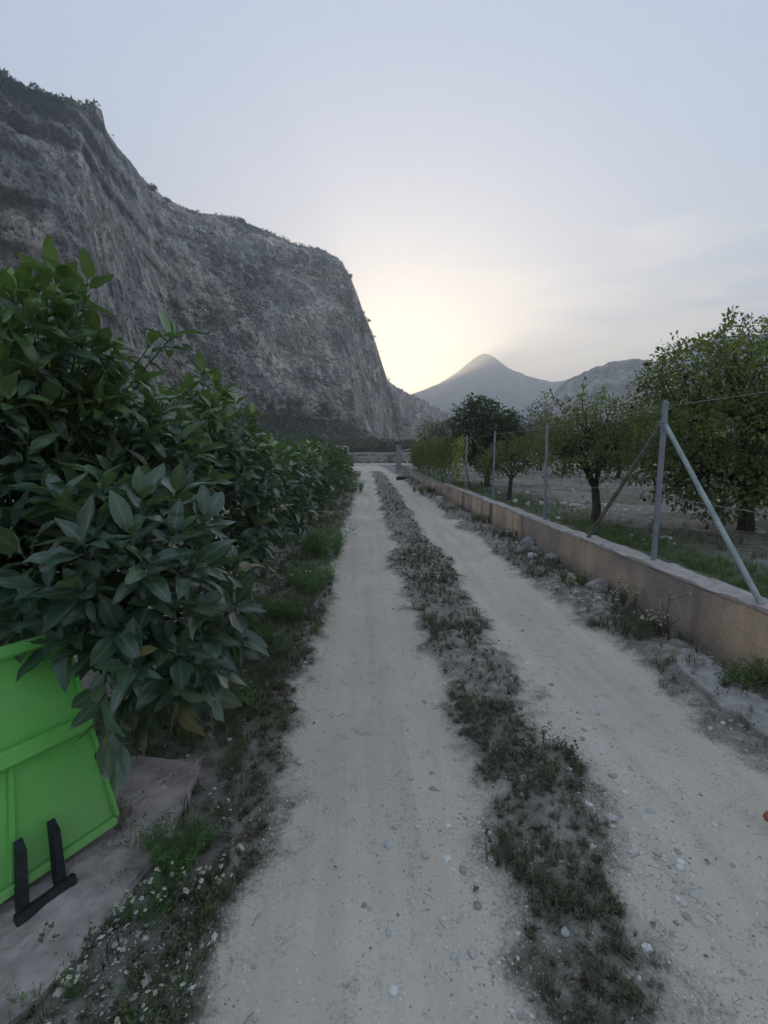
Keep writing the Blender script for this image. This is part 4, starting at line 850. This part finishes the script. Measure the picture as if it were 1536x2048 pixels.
# far bank
x, y = pick(-12, 9, 70, 77, 800, r, lambda x, y: np.full(len(x), 1.0), 1.1)
cover('bank_grass', TUFTS, x, y, r.uniform(.25, .6, len(x)), 'weed', r, 'dry brown grass on the bank beyond the crossing', cat='grass')
# pebbles, clods, litter
def stones(name, x, y, s, m, r, label, tm=None, cat='gravel', sink=.3, zo=0.0):
    n = len(x); tm = tm or [rock(700 + k, 1, .5, .6) for k in range(8)]; Mx = rotz(r.uniform(0, 6.28, n), s); Mx[:, :, 0] *= r.uniform(.7, 1.4, n)[:, None]
    V, Fc, I = inst(tm, r.integers(0, len(tm), n), Mx, np.stack([x, y, H(x, y) + zo + s * .6 * (.5 - sink)], 1))
    return obj(name, (V, Fc), M[m], attrs={'rnd': r.random(n)[I]}, kind='stuff', label=label, cat=cat)
def gravmat():
    m, t, b = mat('gravel', 0.9, 0.2); c = ramp(t, attr(t, 'rnd'), [(0.0, (0.30, 0.265, 0.235)), (0.3, (0.46, 0.42, 0.375)), (0.75, (0.60, 0.56, 0.51)), (1.0, (0.74, 0.72, 0.68))])
    f = noise(t, 60, 4); c = mix(t, .4, c, ramp(t, f, [(.3, .6), (.7, 1.3)]), 'MULTIPLY'); t.links.new(c, b.inputs['Base Color']); return m
M['gravel'] = gravmat()
edge = lambda x, y: 0.10 + 0.9 * np.exp(-((x - .42) / .16) ** 2) + 0.8 * np.exp(-((x - 1.12) / .18) ** 2) + .5 * np.exp(-((x - 2.05) / .15) ** 2) + .45 * np.exp(-((x + .48) / .12) ** 2)
x, y = pick(-.6, 2.66, 1.0, 22, 26000, r, lambda x, y: np.clip(edge(x, y) * (.35 + dn(x, y, 43, 1.4, -.1, .3)), 0, 1), 2.0)
stones('gravel', x, y, .0028 + .0035 * r.pareto(2.6, len(x)).clip(0, 5), 'gravel', r, 'loose pale gravel strewn over the wheel tracks and their edges')
OCT = [(np.array([[1, 0, 0], [0, .9, .1], [-.9, 0, 0], [.1, -1, 0], [0, .1, .7], [0, 0, -.6]]) * q, np.array([[0, 1, 4], [1, 2, 4], [2, 3, 4], [3, 0, 4], [1, 0, 5], [2, 1, 5], [3, 2, 5], [0, 3, 5]])) for q in ([1, 1, 1], [1.2, .7, .8], [.8, 1.1, .9])]
x, y = pick(-.62, 2.2, 1.0, 7, 62000, r, lambda x, y: np.clip(.12 + .75 * edge(x, y), 0, 1) * (.25 + dn(x, y, 49, 2.2, -.15, .3)), 2.0)
stones('fine_gravel', x, y, .0016 + .0016 * r.pareto(3.0, len(x)).clip(0, 4), 'gravel', r, 'fine pale grit covering the wheel tracks', tm=OCT)
x, y = pick(-1.45, -.5, 1.0, 2.7, 5200, r, lambda x, y: dn(x, y, 51, 3.0, -.3, .3) + .1, 1.6)
stones('pad_grit', x, y, .002 + .003 * r.pareto(2.6, len(x)).clip(0, 5), 'gravel', r, 'grit and crumbs lying on the old concrete pad', tm=OCT, zo=.018)
x, y = pick(3.6, 12, 3.5, 30, 4200, r, lambda x, y: dn(x, y, 45, .8, -.15, .2), 1.3)
stones('orchard_stones', x, y, .018 + .022 * r.pareto(2.6, len(x)).clip(0, 4), 'gravel', r, 'small stones and clods on the orchard soil behind the fence')
x, y = pick(2.1, 2.68, 1.4, 26, 1500, r, lambda x, y: offroad(x, y) * dn(x, y, 47, 1.0, -.1, .3), 1.4)
stones('verge_rubble', x, y, .010 + .010 * r.pareto(2.4, len(x)).clip(0, 4), 'gravel', r, 'small broken stones along the foot of the orange wall', cat='rubble')
def litter_tmpl(seed, l=1.0, w_=.05):
    r = np.random.default_rng(seed); b = r.normal() * .15; c = abs(r.normal()) * .1
    V = np.array([[-.5, 0, 0], [-.5, w_, .01], [0, b, c], [0, b + w_, c], [.5, 0, 0], [.5, w_, .01]]) * [l, 1, 1]
    return V, np.array([[0, 2, 3], [0, 3, 1], [2, 4, 5], [2, 5, 3]])
LIT = [litter_tmpl(k) for k in range(4)] + [(KITE[0] * [.8, .6, 1.2] + [0, 0, .06], KITE[1])]
x, y = pick(-1.7, 2.68, 1.0, 16, 11000, r, lambda x, y: offroad(x, y) * .9 + .035, 1.9)
cover('litter', LIT, x, y, r.uniform(.015, .055, len(x)), 'straw', r, 'dry straw twigs and leaves littering the verges', dz=.006, cat='litter')

# distinct pale stones lying on the track
ST = [(1301, 1614, 9, .8, 'pale angular stone on the right wheel track near the right edge'), (1184, 1697, 11, .6, 'oval pale stone on the right edge of the weedy strip'), (1144, 1742, 9, .9, 'rounded pale stone half hidden in the weedy strip'),
      (1131, 1869, 11, .8, 'brightest egg shaped stone low in the weedy strip'), (776, 1845, 8, .8, 'small round stone on the left wheel track near the bottom'), (908, 1902, 9, .8, 'flat pale stone between left wheel track and strip, lowest one'),
      (777, 1674, 12, .35, 'flat tan stone pressed into the left wheel track'), (1225, 1636, 14, .6, 'grey stone beside the weedy strip on the right wheel track'), (1192, 1416, 16, .3, 'long flat stone bedded in the right wheel track'),
      (822, 1549, 7, .8, 'small pale stone at the left side of the weedy strip'), (1390, 1778, 14, .35, 'broad flat stone sunk in the right wheel track'), (1262, 1530, 7, .8, 'small stone on the right wheel track above the angular one'),
      (1008, 1073, 15, .6, 'white elongated stone on the verge beside the wall'), (1448, 1425, 8, .8, 'white pebble on the dark soil below the concrete footing'), (1444, 1452, 8, .8, 'white stone beside the track, below the pebble'),
      (1118, 1212, 8, .5, 'small pale stone on the right wheel track beside the verge')]
for k, (u, v, rp, fl, lb) in enumerate(ST):
    g = onz(u, v, .02); zc_ = (g - CAMP) @ FWD; s = rp * zc_ / F; V, Fc = rock(900 + k, 2, .3, fl * .8)
    o = link('stone', mkmesh('stone', V * s * np.array([1, .8 if rp < 15 else .6, 1]), Fc, smooth=False), M['stone'], loc=(g[0], g[1], hz(g[0], g[1]) + s * fl * .22), label=lb, cat='stone', group='pale stones on the track'); o.rotation_euler.z = k * 1.3
# rubble at the foot of the wall
RB = [(1068, 1096, 17, 1.1, 'rubble', 'upright broken lump of concrete against the wall'), (1064, 1120, 12, .7, 'stone', 'whitish stone in front of the upright lump'), (1092, 1104, 16, .6, 'rubble', 'flat broken piece just right of the upright lump'),
      (1122, 1122, 18, .7, 'rubble', 'slanting broken block beside the dark lump'), (1196, 1182, 27, .75, 'rubble', 'large smooth grey boulder above the flowering weeds'), (1040, 1108, 11, .7, 'rubble', 'small grey rock at the left end of the rubble'),
      (900, 1018, 12, .7, 'rubble', 'dark rock beside the far part of the wall'), (882, 1000, 10, .7, 'stone', 'pale rock beside the far part of the wall'), (975, 1062, 9, .7, 'rubble', 'small rock left of the white elongated stone')]
for k, (u, v, rp, fl, mm, lb) in enumerate(RB):
    g = onz(u, v, .06); zc_ = (g - CAMP) @ FWD; s = rp * zc_ / F; V, Fc = rock(950 + k, 2, .45, fl)
    rx_ = min(g[0], WX - s * .75)
    o = link('rock', mkmesh('rock', V * s, Fc), M[mm], loc=(rx_, g[1], hz(rx_, g[1]) + s * fl * .35), label=lb, cat='rock', group='rocks at the foot of the wall'); o.rotation_euler = (.2 * math.sin(k * 3), .3 * math.cos(k * 2), k * 1.1)
g = onz(1140, 1112, .12); V, Fc = rock(981, 3, .5, .9); o = link('dark_lump', mkmesh('dark_lump', V * .075, Fc, smooth=True), M['black'], loc=(WX - .09, g[1], .09), label='blackish rounded lump leaning against the wall beside the broken blocks', cat='lump')
g = onz(803, 958, .05); V, Fc = rock(982, 3, .6, .5); o = link('black_sack', mkmesh('black_sack', V * np.array([.42, .22, .28]), Fc, smooth=True), M['black'], loc=(g[0], g[1], .08), label='black object lying at the far right edge of the track before the pillar', cat='sack')
M['red_blob'] = simple('reddish_surface', (0.28, 0.09, 0.06), (0.40, 0.15, 0.10), 12, 0.85, 0.2, 0.003)
g = onz(1546, 1640, .03); V, Fc = box((0, 0, 0), (.05, .06, .035), .008); V = V + .004 * fbm(V * 30, 3, 4)[:, None]; o = link('reddish_object', mkmesh('reddish_object', V, Fc), M['red_blob'], loc=(g[0], g[1], .035), label='reddish object at the right edge of the picture on the track', cat='red_blob'); o.rotation_euler = (.1, .1, .5)  # unidentified reddish blob, probably a finger edge, modelled as a small lying block

# concrete slabs
def slab(poly, z, thick, seed, rings=12, sub=8, rag=.02):
    p = np.array(poly); c = p.mean(0); q = []
    for i in range(len(p)):
        for k in range(sub): q.append(p[i] + (p[(i + 1) % len(p)] - p[i]) * k / sub)
    q = np.array(q); n = len(q); q = q + rag * np.stack([fbm(xy(q[:, 0], q[:, 1], 9), 3, seed), fbm(xy(q[:, 0], q[:, 1], 9), 3, seed + 1)], 1)
    V = []; rs = np.linspace(0.02, 1, rings)
    for s in rs:
        a = c + (q - c) * s; zz = z + .014 * fbm(xy(a[:, 0], a[:, 1], 5), 4, seed + 2) + .007 * fbm(xy(a[:, 0], a[:, 1], 30), 3, seed + 3) - .012 * (s > .97); V.append(np.stack([a[:, 0], a[:, 1], zz], 1))
    e = V[-1].copy(); e[:, 2] -= thick; e[:, :2] = c + (e[:, :2] - c) * .985; V.append(e); V = np.concatenate(V); Q = []
    for i in range(rings):
        for j in range(n): k = (j + 1) % n; Q.append([i * n + j, (i + 1) * n + j, (i + 1) * n + k, i * n + k])
    return V, tri(np.array(Q))
def pxpoly(pts, z): return [onz(u, v, z)[:2] for u, v in pts]
M['footing'] = simple('dusty_concrete', (0.24, 0.22, 0.20), (0.44, 0.41, 0.38), 11, 0.95, 0.1, 0.012, 9)
M['pad'] = simple('pinkish_old_concrete', (0.23, 0.185, 0.17), (0.52, 0.445, 0.415), 7, 0.92, 0.2, 0.01, 8)
obj('concrete_pad', slab(pxpoly([(215, 1516), (300, 1510), (398, 1516), (402, 1545), (372, 1610), (330, 1690), (250, 1800), (160, 1900), (60, 2010), (-80, 2120), (-330, 2150), (-380, 1850), (-100, 1680), (100, 1590)], .05), .055, .16, 5, 44, 16), M['pad'], kind='structure')
obj('concrete_footing', slab(pxpoly([(1352, 1296), (1385, 1292), (1415, 1308), (1447, 1338), (1458, 1368), (1500, 1384), (1540, 1404), (1640, 1470), (1640, 1530), (1545, 1470), (1480, 1424), (1432, 1396), (1392, 1362), (1352, 1322)], .11), .10, .14, 9, 26, 14, .05), M['footing'], label='irregular lip of pale concrete on the verge below the wall, near the right edge', cat='footing')

# ------------------------------------------------------------------ green transport box
def greenpaint():
    m, t, b = mat('bright_green_paint', 0.5, 0.45)
    n = noise(t, 5, 6, .65); g = noise(t, 60, 4, .7); k = noise(t, 14, 5, .8, sc=(1, 1, .35)); z = N(t, 'ShaderNodeNewGeometry'); sp = N(t, 'ShaderNodeSeparateXYZ'); t.links.new(z.outputs['Position'], sp.inputs[0])
    c = ramp(t, n, [(.3, (0.16, 0.54, 0.10)), (.7, (0.22, 0.65, 0.14))]); c = mix(t, rng_(t, k, .62, .70, 0, .5), c, (0.22, 0.40, 0.16))
    dirt = mth(t, 'ADD', rng_(t, sp.outputs[2], .45, .05, 0, .45), mth(t, 'MULTIPLY', mth(t, 'SUBTRACT', n, .5), 1.0)); c = mix(t, mth(t, 'MULTIPLY', dirt, .8, True), c, (0.24, 0.22, 0.16))
    c = mix(t, rng_(t, g, .70, .74, 0, .7), c, (0.10, 0.12, 0.07))
    t.links.new(c, b.inputs['Base Color']); t.links.new(rng_(t, n, .3, .7, .38, .65), b.inputs['Roughness']); bump(t, b, g, .0006); return m
M['green'] = greenpaint()
BR, BL = onz(236, 1640, .09), onz(0, 1800, .09); TR, TL = aty(124, 1262, BR[1] + .10), aty(0, 1298, BL[1] + .12)
pn_ = np.cross(BR - BL, TR - BL); dq = ray(0, 1298); TL = CAMP + dq * (((BL - CAMP) @ pn_) / (dq @ pn_))
GB = thing('transport_box', (float(BL[0]), float(BL[1]), 0.0), 'bright green metal transport box with black steel brackets, under the nearest avocado tree', 'box'); GO = np.array(GB.location)
nrm = np.cross(BR - BL, TL - BL); nrm /= np.linalg.norm(nrm); nrm *= -1 if nrm @ (CAMP - BL) < 0 else 1
def gb(s0, s1, t0, t1, d0, d1, bev=.15, tip=0.0):
    V, Fc = box((.5, .5, .5), (1, 1, 1), 0.0); V, Fc = box((0, 0, 0), (s1 - s0, t1 - t0, d1 - d0), bev * (d1 - d0)); V = V + [(s0 + s1) / 2, (t0 + t1) / 2, (d0 + d1) / 2]
    V[:, 1] -= tip * (V[:, 1] > (t0 + t1) / 2) * (V[:, 2] > (d0 + d1) / 2)
    s, t, d = V[:, :1], V[:, 1:2], V[:, 2:]
    P = (BL * (1 - s) + BR * s) * (1 - t) + (TL * (1 - s) + TR * s) * t + nrm * d
    return P - GO, Fc
S0 = -1.1
obj('side_panel', gb(S0, 1.0, 0, 1.0, -.004, 0.0), M['green'], GB)
obj('top_rail', gb(S0, 1.0, .95, 1.01, .001, .045, .3), M['green'], GB); obj('middle_rib', gb(S0, .985, .49, .57, .001, .055, .45), M['green'], GB)
obj('edge_flange', gb(.965, 1.0, .03, .495, .001, .034, .3), M['green'], GB); obj('edge_flange', gb(.965, 1.0, .575, .95, .001, .034, .3), M['green'], GB)
obj('bottom_flange', gb(S0, .96, -.005, .035, .001, .034, .3), M['green'], GB); obj('upright_rib', gb(.06, .11, .04, .49, .001, .018, .3), M['green'], GB); obj('upright_rib', gb(-.9, -.85, .04, .49, .001, .018, .3), M['green'], GB)
obj('floor', gb(S0, 1.0, -.01, .0, -.70, -.006), M['green'], GB); obj('back_panel', gb(S0, 1.0, -.01, 1.0, -.71, -.702), M['green'], GB)
for s in (.345, .065):
    obj('bracket', gb(s, s + .075, -.10, .20, .036, .078, .12, .04), M['black'], GB)
obj('bracket_plate', gb(.02, .46, -.10, -.045, .078, .11, .08), M['black'], GB)

# ------------------------------------------------------------------ single plants
HEADM, t_, b_ = mat('flower_head', .8, .2)
tcn = N(t_, 'ShaderNodeTexCoord'); vl = N(t_, 'ShaderNodeVectorMath', operation='LENGTH'); t_.links.new(tcn.outputs['Object'], vl.inputs[0])
t_.links.new(ramp(t_, vl.outputs['Value'], [(0.0, (0.22, 0.20, 0.10)), (0.0035, (0.25, 0.22, 0.12)), (0.005, (0.52, 0.50, 0.38)), (0.02, (0.60, 0.58, 0.46))]), b_.inputs['Base Color'])
a = np.arange(12) / 12 * 2 * math.pi; hv = [[0, 0, .001]]
for rr, z in ((.0035, .0005), (.006, .004), (.009, .003), (.0098, -.001)): hv += [[rr * math.cos(q) * (1 + .08 * math.sin(q * 5)), rr * math.sin(q), z] for q in a]
hf = [[0, 1 + j, 1 + (j + 1) % 12] for j in range(12)]
for i in range(3):
    for j in range(12): p, q = 1 + i * 12 + j, 1 + i * 12 + (j + 1) % 12; hf += [[p, p + 12, q + 12], [p, q + 12, q]]
HEAD = mkmesh('flower_head', np.array(hv), np.array(hf), smooth=True); HEAD.materials.append(HEADM)
def plant(name, u, v, h, tm, m, label, cat, n=5, spread=.1, seed=0, heads=0, z0=0.0, young=.5, group=None, headscale=.72):
    g = onz(u, v, z0); r = np.random.default_rng(seed); root = thing(name, (g[0], g[1], hz(g[0], g[1]) - .01), label, cat, group)
    T = np.stack([r.normal(size=n) * spread, r.normal(size=n) * spread, np.zeros(n)], 1); V, Fc, I = inst(tm, r.integers(0, len(tm), n), rotz(r.uniform(0, 6, n), h * r.uniform(.7, 1.1, n)), T)
    obj('foliage', (V, Fc), M[m], root, attrs={'rnd': r.random(n)[I], 'young': (young * r.random(n))[I]}, kind='stuff')
    for k in range(heads):
        q = V[r.integers(0, len(V))] ; j = 0
        while q[2] < h * .5 and j < 30: q = V[r.integers(0, len(V))]; j += 1
        o = bpy.data.objects.new('flower_head', HEAD); C.objects.link(o); o.parent = root; o.location = tuple(q + [0, 0, .004]); o.rotation_euler = (r.normal() * .5, r.normal() * .5 , 0); s = headscale * r.uniform(.6, 1.15); o.scale = (s, s, s)
    return root
FLW = [weed_tmpl(60 + k, 9, 12, .12, .12, .5, .007) for k in range(3)]
plant('flowering_weed', 300, 1850, .15, FLW, 'fennel', 'green weed with creamy ringed flower heads, left of the brown gap near the bottom', 'weed', 7, .055, 1, 16)
plant('flowering_weed', 405, 1800, .13, FLW, 'weed', 'dry weed thick with cream flower heads beside the left wheel track', 'weed', 7, .05, 2, 24)
plant('flowering_weed', 175, 1990, .12, FLW, 'fennel', 'low green weed with pale flower clusters in the bottom left corner', 'weed', 7, .06, 3, 14)
plant('flowering_weed', 455, 1640, .10, FLW, 'weed', 'small dry weed with a few white heads at the edge of the verge', 'weed', 5, .05, 4, 10)
plant('flowering_weed', 300, 2070, .11, FLW, 'fennel', 'weed with one big pale flower cluster at the bottom edge', 'weed', 5, .05, 5, 12)
plant('flowering_weed', 1225, 1235, .26, FLW, 'weed', 'grey weed full of white heads under the wall beside the boulder', 'weed', 9, .12, 6, 46, headscale=.95)
plant('flowering_weed', 1305, 1290, .26, FLW, 'weed', 'grey weed with white heads at the foot of the dry stalk', 'weed', 8, .10, 7, 36, headscale=.95)
plant('feathery_weed', 655, 1118, .50, FENN, 'fennel', 'bushy bright green feathery weed at the edge of the left verge', 'weed', 9, .15, 8, 0, young=.8)
plant('feathery_weed', 625, 1185, .38, FENN, 'fennel', 'feathery green weed just nearer than the bushiest one', 'weed', 9, .16, 9, 12, young=.7, headscale=1.3)
plant('feathery_weed', 575, 1240, .28, FENN, 'fennel', 'low feathery weed in the shade of the avocado leaves', 'weed', 8, .15, 10, 0, young=.5)
plant('feathery_weed', 545, 1300, .20, FENN, 'fennel', 'smallest feathery weed, nearest in the left verge row', 'weed', 7, .12, 11, 0, young=.4)
plant('feathery_weed', 345, 1740, .17, FENN, 'fennel', 'soft green feathery tuft beside the concrete pad', 'weed', 12, .07, 12, 0, young=.6)
plant('feathery_weed', 690, 985, .55, FENN, 'fennel', 'far green tuft on the left verge next to the fruit laden bushes', 'weed', 9, .35, 13, 0, young=.7)
SH = [weed_tmpl(90 + k, 14, 16, .09, .32, .7, .012) for k in range(3)]
plant('small_shrub', 480, 1425, .22, SH, 'citrus', 'small leaved dark shrub under the lowest avocado leaves', 'shrub', 6, .07, 14, 0, young=.8)
plant('low_shrub', 1150, 1185, .18, SH, 'grass', 'low green leafy plant beside the grey boulder', 'shrub', 6, .10, 15, 0)
plant('low_shrub', 1490, 1395, .16, SH, 'grass', 'green weeds in the gap between the wall and the concrete lip', 'shrub', 9, .10, 16, 0)
plant('low_shrub', 965, 1050, .22, SH, 'weed', 'dull bushy weed beside the far part of the wall', 'shrub', 8, .14, 17, 0)
plant('low_shrub', 1010, 1085, .16, SH, 'weed', 'dark low bush left of the rubble', 'shrub', 7, .12, 18, 0)
plant('low_shrub', 850, 990, .35, SH, 'grass', 'green bush on the verge where the wall steps down', 'shrub', 9, .25, 19, 0)
# dry branching stalk in front of the wall
g = onz(1335, 1300, .03); DS = thing('dry_stalk', (g[0], g[1], .02), 'tall thin dry stalk with curled seed twigs standing in front of the wall', 'stalk'); r = np.random.default_rng(88)
main = np.array([[0, 0, 0], [.0, .01, .15], [-.01, .02, .30], [.0, .03, .46]]); obj('stem', tube(main, [.005, .004, .003, .0015], 6), M['reed'], DS)
for k in range(9):
    z = .14 + .035 * k; p = np.array([0, .02, z]); d = np.array([r.normal() * .08, r.normal() * .08, .07 + .03 * r.random()]); e = p + d
    obj('twig', tube([p, p + d * .5 + [0, 0, -.01], e], [.0022, .0018, .001], 4, False), M['reed'], DS)
    if k > 2: obj('seed_head', (ICO1[0] * [.006, .006, .009] + e, ICO1[1]), M['seed'], DS)
